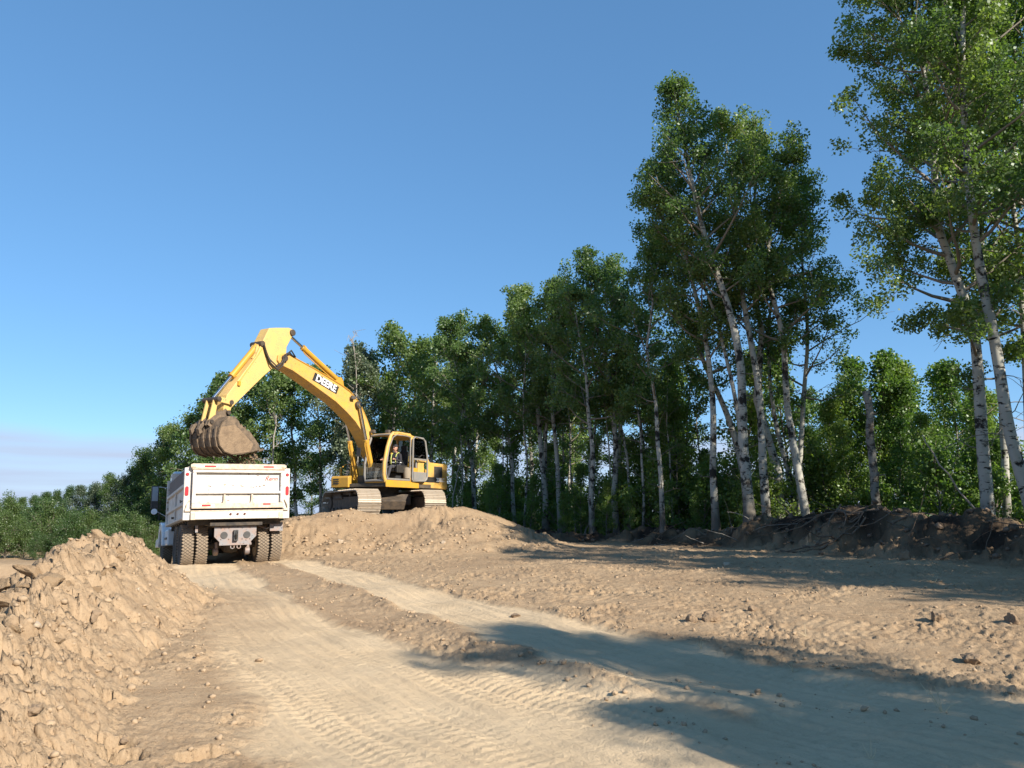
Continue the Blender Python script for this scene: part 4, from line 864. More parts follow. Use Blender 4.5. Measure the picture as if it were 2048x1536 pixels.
    # ---- cab
    cab = B().box(-.46, 1.30, .30, 1.235, 1.165, 1.27).build('cab', M['yellow2'], R, bevel=.015)
    roof = B().prism([(-.50, 2.80), (-.42, 2.88), (.25, 2.955), (.85, 2.93), (1.06, 2.86), (1.04, 2.82), (.2, 2.88), (-.46, 2.79)], .28, 1.245).build('cab_roof', M['yellow'], cab, bevel=.02)
    B().tube([(1.28, 1.20, 1.20), (1.37, 1.20, 1.45), (1.36, 1.20, 1.85), (1.22, 1.20, 2.4), (1.04, 1.20, 2.82), (.93, 1.20, 2.91), (.7, 1.2, 2.93), (-.02, 1.2, 2.92), (-.12, 1.2, 2.86), (-.14, 1.2, 2.5)], .062, 10).build('cab_pillar', M['yellow'], cab, smooth=True)
    B().tube([(1.28, .33, 1.20), (1.36, .33, 1.45), (1.35, .33, 1.85), (1.22, .33, 2.4), (1.03, .33, 2.83)], .040, 8).build('cab_pillar', M['grey'], cab, smooth=True)
    B().tube([(1.30, .33, 1.24), (1.33, .77, 1.25), (1.30, 1.20, 1.24)], .045, 8).tube([(1.06, .33, 2.84), (1.08, .77, 2.86), (1.06, 1.2, 2.85)], .035, 8).build('front_frame', M['grey'], cab, smooth=True)
    for y, mt in ((.32, 'yellow2'), (1.2, 'grey')):
        B().box(-.47, -.40, y-.035, y+.035, 1.25, 2.84).box(-.13, -.06, y-.03, y+.03, 1.27, 2.86).build('cab_pillar', M[mt], cab, bevel=.012)
    B().box(-.47, -.44, .35, 1.17, 1.25, 1.95).box(-.47, -.05, .30, .33, 1.25, 1.75).box(-.47, -.05, 1.225, 1.25, 1.25, 1.75).build('rear_panel', M['yellow2'], cab)
    B().box(-.06, 1.28, 1.19, 1.25, 1.27, 1.33).tube([(-.03, 1.245, 1.32), (-.03, 1.245, 2.80), (.1, 1.245, 2.86), (.78, 1.245, 2.86), (.98, 1.245, 2.75), (1.16, 1.245, 2.4), (1.29, 1.245, 1.85), (1.29, 1.245, 1.45), (1.22, 1.245, 1.31)], .022, 6).build('door_frame', M['grey'], cab)
    B().box(-.02, 1.30, .31, .325, 1.27, 1.72).build('right_panel', M['darkgrey'], cab)
    for k in range(4): B().cyl((.02, .30, 1.85+k*.25), (1.28-k*.07, .30, 1.85+k*.25), .014, 6).build('guard_bar', M['black'], cab)
    def pane(name, q):  # thin real pane
        q = [Vector(v) for v in q]; n = (q[1]-q[0]).cross(q[2]-q[0]).normalized()*.003
        B().add([v-n for v in q]+[v+n for v in q], [(0, 1, 2, 3), (7, 6, 5, 4), (0, 4, 5, 1), (1, 5, 6, 2), (2, 6, 7, 3), (3, 7, 4, 0)]).build(name, M['glass'], cab)
    pane('lower_windscreen', [(1.335, .37, 1.30), (1.335, 1.16, 1.30), (1.365, 1.16, 1.84), (1.365, .37, 1.84)])
    pane('right_window', [(-.02, .318, 1.74), (1.30, .318, 1.74), (1.04, .318, 2.8), (-.02, .318, 2.8)])
    pane('rear_window', [(-.45, .36, 1.97), (-.45, 1.16, 1.97), (-.45, 1.16, 2.78), (-.45, .36, 2.78)])
    # door folded back flat against the side
    dr = B().tube([(-.10, 1.31, 1.30), (-.10, 1.31, 2.78), (-.2, 1.32, 2.86), (-.62, 1.36, 2.84), (-.75, 1.37, 2.74), (-.87, 1.38, 2.2), (-.90, 1.38, 1.5), (-.86, 1.38, 1.36), (-.75, 1.37, 1.28), (-.10, 1.31, 1.28)], .036, 8).build('cab_door', M['grey'], cab, smooth=True)
    B().prism([(-.12, 1.30), (-.84, 1.30), (-.88, 1.60), (-.12, 1.60)], 1.335, 1.365).build('door_panel', M['grey'], dr, bevel=.01)
    B().box(-.9, -.1, 1.345, 1.375, 2.03, 2.09).build('door_bar', M['grey'], dr)
    q = [Vector(v) for v in ((-.13, 1.33, 2.08), (-.86, 1.375, 2.08), (-.72, 1.37, 2.80), (-.13, 1.33, 2.82))]
    B().add(q+[v+Vector((0, .006, 0)) for v in q], [(0, 1, 2, 3), (7, 6, 5, 4), (0, 4, 5, 1), (1, 5, 6, 2), (2, 6, 7, 3), (3, 7, 4, 0)]).build('door_window', M['glass'], dr)
    B().tube([(-.35, 1.385, 2.12), (-.5, 1.41, 2.22), (-.68, 1.39, 2.20)], .012, 6).build('door_handle', M['black'], dr)
    # inside
    st = B().prism([(-.12, 1.55), (.46, 1.58), (.48, 1.68), (-.05, 1.70), (-.20, 2.35), (-.32, 2.35), (-.22, 1.6)], .52, .98).box(-.36, -.26, .62, .88, 2.33, 2.58).box(-.1, .35, .58, .92, 1.27, 1.56).build('seat', M['seat'], cab, bevel=.03)
    B().box(-.1, .55, .38, .50, 1.55, 1.90).box(-.1, .50, 1.0, 1.10, 1.55, 1.82).build('armrest_console', M['black'], cab, bevel=.02)
    for y in (.45, 1.05): B().cyl((.48, y, 1.86), (.56, y, 2.05), .014, 8).cyl((.56, y, 2.03), (.575, y, 2.10), .024, 8).build('joystick', M['black'], cab)
    for y in (.66, .84): B().cyl((.95, y, 1.27), (1.02, y, 1.62), .012, 8).box(.85, 1.05, y-.05, y+.05, 1.30, 1.32).build('travel_pedal', M['black'], cab)
    B().box(.95, 1.2, .36, .52, 1.3, 1.72).build('monitor_stand', M['darkgrey'], cab, bevel=.02)
    for (x, y, z) in ((1.08, .42, 2.94), (.35, .5, 3.0)): B().cyl((x, y, z-.06), (x, y, z), .02, 8).box(x-.05, x+.06, y-.08, y+.08, z, z+.11).build('work_lamp', M['darkgrey'], cab, bevel=.01)
    B().tube([(1.2, .28, 2.0), (1.42, .12, 2.1), (1.45, .1, 2.35)], .012, 6).box(1.42, 1.46, .02, .18, 2.1, 2.4).build('rear_mirror', M['black'], cab)
    # ---- boom
    top = [(5.50, 4.98), (5.30, 5.09), (5.10, 5.08), (4.79, 4.99), (3.90, 4.78), (3.25, 4.60), (2.63, 4.43), (2.20, 4.27), (1.85, 4.06), (1.55, 3.80), (1.25, 3.42), (1.0, 3.0), (.75, 2.5), (.48, 2.0), (.28, 1.90), (.06, 1.88)]
    bot = [(-.05, 1.75), (.03, 1.63), (.25, 1.60), (.62, 1.84), (.98, 2.32), (1.28, 2.72), (1.55, 3.02), (1.85, 3.28), (2.30, 3.56), (2.85, 3.85), (3.46, 4.08), (4.2, 4.36), (4.88, 4.60), (5.40, 4.70), (5.52, 4.82)]
    boom = B().prism(top+bot, -.27, .27).build('boom', M['yellow'], R, bevel=.018)
    for y in (-.39, .27): B().cyl((1.80, y, 3.86), (1.80, y+.12, 3.86), .13, 18).build('pin_boss', M['pin'], boom, bevel=.01)
    B().cyl((5.28, -.36, 4.92), (5.28, .36, 4.92), .10, 18).build('pivot_pin', M['pin'], boom)
    for y in (-.12, .07): B().prism([(2.30, 4.30), (2.85, 4.46), (2.62, 4.74), (2.48, 4.76), (2.38, 4.66)], y, y+.05).build('cylinder_lug', M['yellow2'], boom)
    lm = B().box(2.06, 2.14, .272, .33, 4.0, 4.05).box(2.04, 2.22, .33, .42, 4.02, 4.14).build('boom_lamp', M['darkgrey'], boom, bevel=.01)
    # oil lines along the top of the boom
    for y in (-.17, -.10, .10, .16, .22):
        B().tube([(x+.0, y, z+.045+.02*abs(y)) for x, z in [(5.0, 5.06), (4.6, 4.95), (3.9, 4.79), (3.25, 4.62), (2.63, 4.45), (2.2, 4.30), (1.85, 4.09), (1.55, 3.84), (1.25, 3.46), (1.0, 3.04), (.75, 2.56)]], .017, 6).build('oil_line', M['yellow2'], boom)
    # maker's word on a black plate
    u = Vector((-.93, 0, .265)).normalized(); u = Vector((2.95-3.62, 0, 4.16-4.46)); u = Vector((-math.cos(.27), 0, -math.sin(.27))); w = Vector((-math.sin(.27), 0, math.cos(.27)))
    c = Vector((3.38, .2745, 4.40)); P4 = [c+u*a+w*b_ for a, b_ in ((-.62, -.145), (.58, -.145), (.62, .145), (-.58, .145))]
    B().add([v-Vector((0, .002, 0)) for v in P4]+[v+Vector((0, .002, 0)) for v in P4], [(0, 1, 2, 3), (7, 6, 5, 4), (0, 4, 5, 1), (1, 5, 6, 2), (2, 6, 7, 3), (3, 7, 4, 0)]).build('name_plate', M['black'], boom)
    tm = text_mesh('maker_name', 'DEERE', .335, bold=.011, shear=.08, sx=1.04, ext=.002); o = obj('maker_name', tm, M['reflw'], boom); o.matrix_local = frame3(c+Vector((0, .006, 0)), u, w, (0, 1, 0))
    # ---- stick
    stp = [(5.90, 5.72), (5.86, 5.79), (5.62, 5.85), (5.05, 5.97), (4.88, 5.95), (4.80, 5.84), (4.90, 5.72), (5.12, 5.32), (5.12, 4.95), (5.22, 4.80), (5.42, 4.74), (5.96, 4.28), (7.12, 3.14), (7.18, 2.92), (7.28, 2.87), (7.38, 2.92), (7.40, 3.10), (7.30, 3.50), (6.32, 4.82), (6.10, 5.32)]
    stick = B().prism(stp, -.20, .20).build('stick', M['faded'], R, bevel=.016)
    B().cyl((4.92, -.26, 5.83), (4.92, .26, 5.83), .105, 18).build('pivot_pin', M['pin'], stick, bevel=.01)
    for y in (-.13, .07): B().prism([(6.40, 4.75), (6.00, 5.40), (5.98, 5.28), (6.0, 5.1), (6.18, 4.72)], y, y+.06).prism([(6.3, 4.86), (6.28, 5.12), (6.12, 5.34), (5.92, 5.42), (5.9, 5.2)], y, y+.06).build('cylinder_lug', M['faded'], stick)
    B().cyl((6.12, -.24, 5.24), (6.12, .24, 5.24), .09, 16).build('pivot_pin', M['pin'], stick)
    B().tube([(6.10, .205, 5.10), (6.25, .215, 4.88), (6.85, .215, 4.02), (6.95, .215, 3.90)], .016, 6).box(6.88, 6.97, .2, .26, 3.82, 3.95).build('oil_line', M['yellow2'], stick)
    for k, (dy, sg) in enumerate(((.23, .0), (.27, .06), (.31, -.05))):
        B().tube([(4.78, dy-.05, 5.05), (5.02, dy, 5.17-sg), (5.30, dy+.08, 5.02), (5.42, dy+.08, 4.72+sg), (5.60, dy+.06, 4.55+sg), (5.85, dy+.02, 4.72+sg), (6.02, dy-.02, 5.0), (6.10, dy-.03, 5.2)], .024, 6).build('hydraulic_hose', M['black'], stick, smooth=True)
    # rams
    cylinder_ram(R, (2.50, 4.66), (4.92, 5.83), .72, .085, .048, 0)
    cylinder_ram(R, (6.10, 5.26), (7.66, 3.32), .60, .085, .045, 0)
    for y in (-.38, .38): cylinder_ram(R, (.86, 1.16), (1.80, 3.86), .56, .085, .048, y)
    # bucket linkage
    for y in (-.28, .24): B().prism([(7.20, 3.20), (7.28, 3.22), (7.68, 3.26), (7.70, 3.38), (7.62, 3.40), (7.2, 3.36), (7.13, 3.30)], y, y+.04).build('guide_link', M['faded'], R, bevel=.008)
    B().cyl((7.66, -.34, 3.32), (7.66, .34, 3.32), .075, 16).build('link_pin', M['pin'], R, bevel=.008)
    B().cyl((7.2, -.31, 3.28), (7.2, .31, 3.28), .07, 16).build('link_pin', M['pin'], R, bevel=.008)
    for y in (-.17, .12): B().prism([(7.58, 3.34), (7.72, 3.36), (7.86, 2.70), (7.76, 2.62), (7.66, 2.70)], y, y+.055).build('bucket_link', M['faded'], R, bevel=.01)
    # ---- bucket
    sp = [(7.31, 2.84), (7.55, 2.82), (7.74, 2.66), (7.84, 2.45), (7.87, 2.2), (7.80, 1.97), (7.62, 1.80), (7.32, 1.735), (6.98, 1.77), (6.62, 1.86), (6.33, 1.95), (6.38, 2.10), (6.55, 2.28), (6.74, 2.46), (7.06, 2.56), (7.16, 2.72)]
    bk = B()
    for y in (-.60, .56): bk.prism(sp, y, y+.04)
    bk.prism([(sp[1][0], sp[1][1])]+[(x, z) for x, z in sp[2:11]]+[(x+(7.1-x)*.045, z+(2.3-z)*.07) for x, z in sp[10:0:-1]], -.60, .60)
    bk.v = bk.v
    bucket = bk.build('bucket', M['bucket'], R, bevel=.01)
    for y in (-.22, -.06, .10, .20): B().prism([(7.16, 2.95), (7.34, 3.10), (7.42, 3.02), (7.70, 2.85), (7.86, 2.72), (7.92, 2.56), (7.80, 2.50), (7.5, 2.78), (7.25, 2.80)], y-.022, y+.022).build('bucket_ear', M['bucket'], bucket, bevel=.006)
    B().cyl((7.27, -.30, 2.98), (7.27, .30, 2.98), .065, 16).cyl((7.80, -.26, 2.66), (7.80, .26, 2.66), .06, 16).build('bucket_pin', M['pin'], bucket)
    hk = B().prism([(7.84, 2.62), (7.98, 2.60), (8.06, 2.44), (8.0, 2.30), (7.90, 2.36), (7.95, 2.45), (7.90, 2.52), (7.82, 2.52)], -.10, .02).prism([(7.84, 2.62), (7.98, 2.60), (8.06, 2.44), (8.0, 2.30), (7.90, 2.36), (7.95, 2.45), (7.90, 2.52), (7.82, 2.52)], -.40, -.30).build('lifting_hook', M['bucket'], bucket, bevel=.01)
    for y in (-.52, -.26, 0, .26, .50): B().prism([(7.88, 2.5), (7.905, 2.2), (7.83, 1.95), (7.64, 1.775), (7.32, 1.705), (7.32, 1.73), (7.62, 1.80), (7.80, 1.97), (7.87, 2.2), (7.85, 2.5)], y-.03, y+.03).build('wear_strap', M['bucket'], bucket)
    for y in (-.5, -.25, 0, .25, .5): B().prism([(6.40, 1.96), (6.42, 1.89), (6.20, 1.93), (6.10, 1.99), (6.20, 2.0)], y-.05, y+.05).build('tooth', M['bucket'], bucket, bevel=.008)
    B().prism([(7.78, 2.50), (7.845, 2.2), (7.78, 1.985), (7.60, 1.82), (7.32, 1.76), (6.7, 1.87), (6.6, 2.1), (7.0, 2.4), (7.3, 2.6)], .601, .612).build('side_cutter', M['cake2'], bucket, bevel=.004)
    # soil heaped in the mouth
    rs = np.random.default_rng(3); bm = bmesh.new(); bmesh.ops.create_icosphere(bm, subdivisions=5, radius=1)
    for v in bm.verts:
        x, y, z = v.co; q = fbm(np.array([x*2.3+z]), np.array([y*2.3-z*1.3]), 71, 4)[0]+1.4*plates(np.array([x+z*.7]), np.array([y-z*.4]), .34, 77)[0]+.8*plates(np.array([x+z*.7]), np.array([y-z*.4]), .15, 78)[0]
        v.co = Vector((7.02+x*.47-z*.08, y*.50, 2.24+z*.30-x*.29))*1.0+Vector((x*q*.03, y*q*.02, q*.07))
    me = bpy.data.meshes.new('soil_load'); bm.to_mesh(me); bm.free(); o = obj('bucket_load', me, M['soilcake']); o.matrix_world = Matrix.Translation((EX, EY, EZ)) @ Matrix.Rotation(phi, 4, 'Z')
    tag(o, 'brown soil heaped in the excavator bucket above the truck', 'soil load', kind='stuff')
    return R, phi
EXR, EPHI = excavator()
def xw(r, l, z): return (EX+math.cos(EPHI)*r-math.sin(EPHI)*l, EY+math.sin(EPHI)*r+math.cos(EPHI)*l, EZ+z)

# ------------------------------------------------------------------ operator in the cab
def operator():
    R = empty('person', xw(.17, .75, 1.27), (0, 0, EPHI)); tag(R, 'person in black cap and dark vest with yellow bands sitting in the excavator cab', 'person')
    V = []; E = []; rad = []
    def j(p, r, parent=None):
        V.append(p); rad.append(r)
        if parent is not None: E.append((parent, len(V)-1))
        return len(V)-1
    pel = j((.0, 0, .50), (.15, .13)); sp1 = j((-.03, 0, .66), (.14, .115), pel); sp2 = j((-.02, 0, .84), (.165, .12), sp1); nk = j((.0, 0, 1.00), (.09, .07), sp2); nk2 = j((.02, 0, 1.07), (.055, .055), nk)
    for s in (-1, 1):
        hp = j((.05, s*.10, .48), (.095, .09), pel); kn = j((.46, s*.14, .50), (.07, .07), hp); km = j((.50, s*.14, .42), (.062, .062), kn); an = j((.60, s*.13, .10), (.045, .045), km); hl_ = j((.59, s*.13, .045), (.045, .04), an); j((.76, s*.14, .035), (.04, .028), hl_)
        sh = j((.0, s*.19, .95), (.068, .068), sp2); el = j((.14 if s < 0 else .06, s*.27, .70), (.048, .048), sh); wr = j((.38, s*.28, .74), (.032, .03), el); pm = j((.435, s*.285, .755), (.034, .026), wr)
        for k in range(4):
            y = s*(.260+.017*k); f1 = j((.475, y, .765-.003*k), (.0105, .0105), pm); f2 = j((.50, y, .745-.004*abs(k-1.5)), (.0095, .0095), f1); j((.497, y, .722), (.0085, .0085), f2)
        t1 = j((.44, s*.25, .775), (.012, .012), pm); j((.475, s*.243, .785), (.0095, .0095), t1)
    me = bpy.data.meshes.new('body'); me.from_pydata(V, E, []); o = obj('body', me, None, R)
    me.materials.append(M['shirt'])
    sk = o.modifiers.new('skin', 'SKIN')
    for i, r in enumerate(rad): me.skin_vertices[0].data[i].radius = r
    me.skin_vertices[0].data[0].use_root = True; sk.use_smooth_shade = True
    sd = o.modifiers.new('sub', 'SUBSURF'); sd.levels = 2; sd.render_levels = 2
    dg = bpy.context.evaluated_depsgraph_get(); dg.update(); m2 = bpy.data.meshes.new_from_object(o.evaluated_get(dg)); o.modifiers.clear(); o.data = m2
    m2.materials.clear()
    for k in ('shirt', 'jeans', 'skin'): m2.materials.append(M[k])
    for p in m2.polygons:
        c = p.center; p.material_index = 2 if (c.x > .36 and c.z > .66) or (c.z > 1.03) else (1 if c.z < .56 and not (abs(c.y) > .2) else 0)
        p.use_smooth = True
    # head with face
    hd = B(); bm = bmesh.new(); bmesh.ops.create_uvsphere(bm, u_segments=24, v_segments=18, radius=1)
    for v in bm.verts:
        x, y, z = v.co; jaw = max(0, -z)
        v.co = Vector((.095*x*(1-.12*jaw)+.012*jaw, .078*y*(1-.28*jaw), .125*z))
    me = bpy.data.meshes.new('head'); bm.to_mesh(me); bm.free(); h = obj('head', me, M['skin'], R); h.location = (.05, 0, 1.19); h.rotation_euler = (0, .12, 0)
    for p in me.polygons: p.use_smooth = True
    B().prism([(.085, .02), (.122, -.028), (.09, -.035)], -.014, .014).build('nose', M['skin'], h, bevel=.006)
    for y in (-.032, .032): B().cyl((.078, y, .012), (.091, y, .012), .011, 10).build('eye', M['black'], h)
    B().box(.082, .090, -.024, .024, -.072, -.064).build('mouth', M['redpaint'], h)
    for y in (-.082, .074): B().box(-.018, .012, y, y+.008, -.03, .03).build('ear', M['skin'], h, bevel=.004)
    cp = B().lathe([(.001, .150), (.05, .142), (.085, .105), (.094, .055), (.096, .035)], (-.01, 0, 0), 'z', 20).prism([(.05, -.075), (.13, -.06), (.165, -.02), (.165, .02), (.13, .06), (.05, .075)], .036, .048, 'z').build('cap', M['cap'], h, smooth=True)
    # vest with bright bands
    vs = B(); n = 20; rows = [(.55, .165, .175), (.68, .165, .165), (.82, .175, .19), (.93, .14, .20), (.985, .09, .13)]
    vv = [(-.03+.0*z+a*math.cos(2*math.pi*i/n), b_*math.sin(2*math.pi*i/n), z) for z, a, b_ in rows for i in range(n)]
    ff = [(k*n+i, k*n+(i+1) % n, (k+1)*n+(i+1) % n, (k+1)*n+i) for k in range(len(rows)-1) for i in range(n)]
    v = vs.add(vv, ff).build('vest', M['vest'], R, smooth=True)
    for s in (-1, 1): B().tube([(.13, s*.10, .60), (.155, s*.10, .80), (.11, s*.11, .95), (.0, s*.12, 1.02), (-.12, s*.11, .95), (-.2, s*.1, .75)], .02, 6).build('bright_band', M['hivis'], v)
    B().tube([(-.03+.175*math.cos(t), .185*math.sin(t), .66) for t in np.linspace(0, 6.28, 22)], .018, 6).build('bright_band', M['reflw'], v)
    b = B().lathe([(.05, 0), (.13, .02), (.15, .2), (.13, .38), (.05, .42)], (xw(-.02, 1.13, 0)[0], xw(-.02, 1.13, 0)[1], EZ+1.34), 'z', 14)
    for i, p in enumerate(b.v): b.v[i] = (p[0], p[1], p[2])
    o = b.build('tan_bag', M['bag'], None, smooth=True); tag(o, 'tan cloth bag beside the seat in the cab doorway', 'bag')
    o.visible_shadow = True
operator()

# ------------------------------------------------------------------ dump truck
def dump_truck():
    ya = math.atan2(.883, -.469); pitch = math.atan2(.30, 6.2)
    R = empty('dump_truck', (-6.73, 19.37, .365), (math.radians(-1.0), pitch, ya)); tag(R, 'white dusty tandem-axle dump truck seen from behind, parked left of the mound', 'dump truck')
    BT, TP = 1.155, 2.30                # underside of the box, top of the side walls
    # ---- box
    box = B().box(.10, 5.3, -1.14, 1.14, BT+.10, BT+.16).build('dump_box', M['white'], R)
    for s in (1, -1):
        y0, y1 = (1.12, 1.18) if s > 0 else (-1.18, -1.12)
        B().box(.12, 5.3, y0, y1, BT, 2.06).build('side_wall', M['white'], box)
        yy = (1.181, 1.235) if s > 0 else (-1.235, -1.181)
        for (za, zb) in ((BT, BT+.10), (BT+.34, BT+.46), (1.93, 2.06)):
            B().prism([(yy[0], za), (yy[1], za+.03), (yy[1], zb-.03), (yy[0], zb)] if s > 0 else [(yy[1], za), (yy[0], za+.03), (yy[0], zb-.03), (yy[1], zb)], .30, 5.25, 'x').build('side_rail', M['white'], box)
        B().box(.15, 5.25, y0+.005, y1-.005, 2.061, 2.44).build('side_board', M['board'], box, bevel=.006)
        B().box(5.15, 5.3, yy[0]-.06, yy[1], BT, 2.52).build('front_post', M['white'], box, bevel=.01)
        B().box(2.6, 2.68, yy[0], yy[1]-.01, 1.2, 1.95).build('side_post', M['white'], box, bevel=.01)
        B().box(3.2, 3.24, yy[0], yy[1]+.01, 1.30, 1.36).tube([(.45, s*1.24, 1.62), (.7, s*1.26, 1.60), (.85, s*1.25, 1.66)], .014, 6).build('latch_handle', M['pin'], box)
        # rear corner post
        ps = B().box(0, .17, *((1.085, 1.255) if s > 0 else (-1.255, -1.085)), BT-.02, 2.40).build('corner_post', M['white'], box, bevel=.015)
        yc = s*1.19
        B().cyl((-.006, yc, 2.235), (-.03, yc, 2.235), .042, 18, r2=.03).build('marker_lamp', M['red'], ps)
        lam = B()
        pl = [(yc+.04*math.cos(t), 1.83+.075*(1 if math.sin(t) > 0 else -1)+.04*math.sin(t)) for t in np.linspace(0, 2*math.pi, 24, endpoint=False)]
        lam.prism(pl, -.022, -.001, 'x').build('tail_lamp', M['red'], ps, bevel=.006)
        B().tube([(-.02, s*1.12, 1.62), (-.05, s*1.18, 1.50), (-.04, s*1.20, 1.40), (.0, s*1.20, 1.36)], .016, 6).box(-.06, .0, *sorted((s*1.10, s*1.22)), 1.34, 1.40).build('tailgate_latch', M['rusty'], ps)
    B().box(5.2, 5.3, -1.12, 1.12, BT, 2.75).box(5.3, 5.9, -1.1, 1.1, 2.68, 2.75).build('headboard', M['white'], box, bevel=.01)
    # ---- tailgate
    TG0, TG1 = 1.40, 2.47
    tg = B().box(-.03, .03, -1.08, 1.08, TG0, TG1).build('tailgate', M['white'], box)
    B().prism([(-.13, 2.36), (-.10, 2.33), (.05, 2.33), (.05, 2.49), (-.10, 2.49), (-.13, 2.46)], -1.10, 1.10).build('top_rail', M['rusty'], tg, bevel=.008)
    B().box(-.14, -.03, -1.08, 1.08, 2.27, 2.328).build('upper_rail', M['white'], tg, bevel=.012)
    B().prism([(-.03, 1.84), (-.12, 1.80), (-.12, 1.76), (-.03, 1.75)], -1.02, 1.02).build('middle_rail', M['white'], tg, bevel=.005)
    B().box(-.125, -.03, -1.08, 1.08, TG0, TG0+.13).build('lower_rail', M['rusty'], tg, bevel=.01)
    for s in (1, -1): B().box(-.13, -.031, *sorted((s*1.0, s*1.08)), TG0+.131, 2.268).build('end_rib', M['white'], tg, bevel=.01)
    for y in (.335, -.315): B().prism([(y-.045, TG0+.12), (y+.045, TG0+.12), (y+.022, TG0+.20), (y+.022, 1.74), (y-.022, 1.74), (y-.022, TG0+.20)], -.115, -.03, 'x').build('rib', M['rusty'], tg, bevel=.006)
    for (ya_, yb) in ((1.02, .86), (.86, .60), (-.60, -.84), (.68, .46)):
        pass
    for (y0, y1, z0, mt) in ((.82, .56, 2.40, 'red'), (1.01, .83, 2.40, 'reflw'), (-.57, -.82, 2.40, 'red'), (.85, .65, 1.455, 'red'), (1.0, .86, 1.455, 'reflw'), (.64, .56, 1.455, 'reflw'), (-.58, -.76, 1.475, 'red')):
        B().box(-.134 if z0 > 2 else -.129, -.130 if z0 > 2 else -.125, min(y0, y1), max(y0, y1), z0, z0+.036).build('reflector_tape', M[mt], tg)
    tm = text_mesh('maker_name', 'Renn', .155, bold=.003, shear=.28, ext=.002, sx=.98); o = obj('maker_name', tm, M['redpaint'], tg); o.matrix_local = frame3((-.034, -.78, 2.13), (0, -1, 0), (0, 0, 1), (-1, 0, 0))
    B().box(-.034, -.031, -.88, -.68, 2.045, 2.055).build('underline', M['redpaint'], tg)
    B().cyl((-.10, 1.13, 2.42), (-.10, 1.02, 2.42), .05, 12).cyl((-.10, -1.13, 2.42), (-.10, -1.02, 2.42), .05, 12).build('hinge', M['rusty'], tg)
    # rear sill
    sill = B().box(-.06, .16, -1.09, 1.09, BT-.01, 1.335).build('rear_sill', M['white'], box, bevel=.012)
    B().box(-.07, .02, -1.09, 1.09, 1.337, 1.36).build('hinge_rail', M['rusty'], sill)
    for y in (.175, .01, -.155): B().cyl((-.061, y, 1.262), (-.085, y, 1.262), .028, 16).build('lamp', M['amber'], sill, bevel=.004)
    for s in (1, -1): B().box(-.08, -.0605, *sorted((s*.98, s*1.088)), BT-.02, BT+.15).build('corner_plate', M['rusty'], sill, bevel=.01)
    # scrapes where the paint has come off
    rs = np.random.default_rng(17)
    for k in range(26):
        y = rs.uniform(-.95, .95); z = rs.choice([1.95, 1.97, 1.56, 1.60, 2.2, 1.72])+rs.normal()*.03; a = rs.uniform(.012, .05); b_ = rs.uniform(.006, .02)
        pl = [(y+a*math.cos(t)*rs.uniform(.6, 1.2), z+b_*math.sin(t)*rs.uniform(.5, 1.3)) for t in np.linspace(0, 2*math.pi, 9, endpoint=False)]
        B().prism(pl, -.0335, -.030, 'x').build('rust_spot', M['hitch'] if k % 3 else M['root'], tg)
    # underside slopes of the box
    B().prism([(-1.1, BT), (1.1, BT), (.48, .98), (-.48, .98)], .4, 5.2, 'x').build('box_floor', M['rusty'], box)
    for k in range(9): B().box(.35+k*.55, .43+k*.55, -1.1, 1.1, 1.02, BT+.10).build('cross_member', M['chassis'], box)
    # ---- chassis
    B().box(.35, 9.2, .30, .42, .70, .96).box(.35, 9.2, -.42, -.30, .70, .96).box(.1, .9, -.62, .62, .985, 1.07).box(1.2, 1.35, -.4, .4, .6, .95).build('chassis_rail', M['chassis'], R, bevel=.01)
    hp = B().prism([(-.50, .975), (.50, .975), (.50, .73), (.375, .60), (.375, .52), (-.375, .52), (-.375, .60), (-.50, .73)], .22, .26, 'x').build('hitch_plate', M['hitch'], R, bevel=.006)
    B().box(.18, .22, -.38, .38, .515, .565).build('step_bar', M['hitch'], hp)
    for y in (.27, -.27): B().lathe([(.06, -.03), (.085, -.03), (.085, .0), (.06, .0)], (0, 0, 0), 'y', 20).build('light_ring', M['black'], hp).matrix_local = Matrix.Translation((.205, y, .76)) @ Matrix.Rotation(math.pi/2, 4, 'Z')
    B().tube([(.2, -.02, .86), (.10, -.02, .84), (.06, 0, .76), (.1, 0, .68), (.2, 0, .67)], .028, 8).box(.12, .22, -.05, .05, .62, .88).build('pintle_hook', M['black'], hp)
    for y in (.07, -.08): B().tube([(.2, y-.04, .50), (.19, y-.04, .45), (.19, y, .43), (.19, y+.04, .45), (.2, y+.04, .50)], .014, 6).build('chain_ring', M['hitch'], hp)
    for y in (.43, .2, -.2, -.43):
        for z in (.93, .66): B().cyl((.222, y*.8, z), (.212, y*.8, z), .014, 8).build('bolt', M['pin'], hp)
    # ---- wheels
    def tyre_mesh(r=.53, w=.275):
        b = B().lathe([(.30, -w/2+.02), (.34, -w/2), (.44, -w/2-.012), (.495, -w/2+.015), (r-.012, -w/2+.045), (r-.012, w/2-.045), (.495, w/2-.015), (.44, w/2+.012), (.34, w/2), (.30, w/2-.02)], (0, 0, 0), 'y', 48)
        return b.mesh('tyre', True)
    tyre = tyre_mesh(); tyre.materials.append(M['rubber'])
    tb = B(); r = .53; nb_ = 42                       # diamond tread blocks
    for k in range(nb_):
        for row in range(5):
            a = 2*math.pi*(k+.5*(row % 2))/nb_; yc = (row-2)*.052; da = 2*math.pi/nb_*.40; hw = .0415
            pts = [(a-da, yc), (a, yc-hw), (a+da, yc), (a, yc+hw)]
            rr = r+.004
            vs = [(rr*math.sin(t), y, rr*math.cos(t)) for t, y in pts]+[((r-.02)*math.sin(t), y, (r-.02)*math.cos(t)) for t, y in pts]
            tb.add(vs, [(0, 1, 2, 3), (0, 4, 5, 1), (1, 5, 6, 2), (2, 6, 7, 3), (3, 7, 4, 0)])
    tread = tb.mesh('tread'); tread.materials.append(M['tread'])
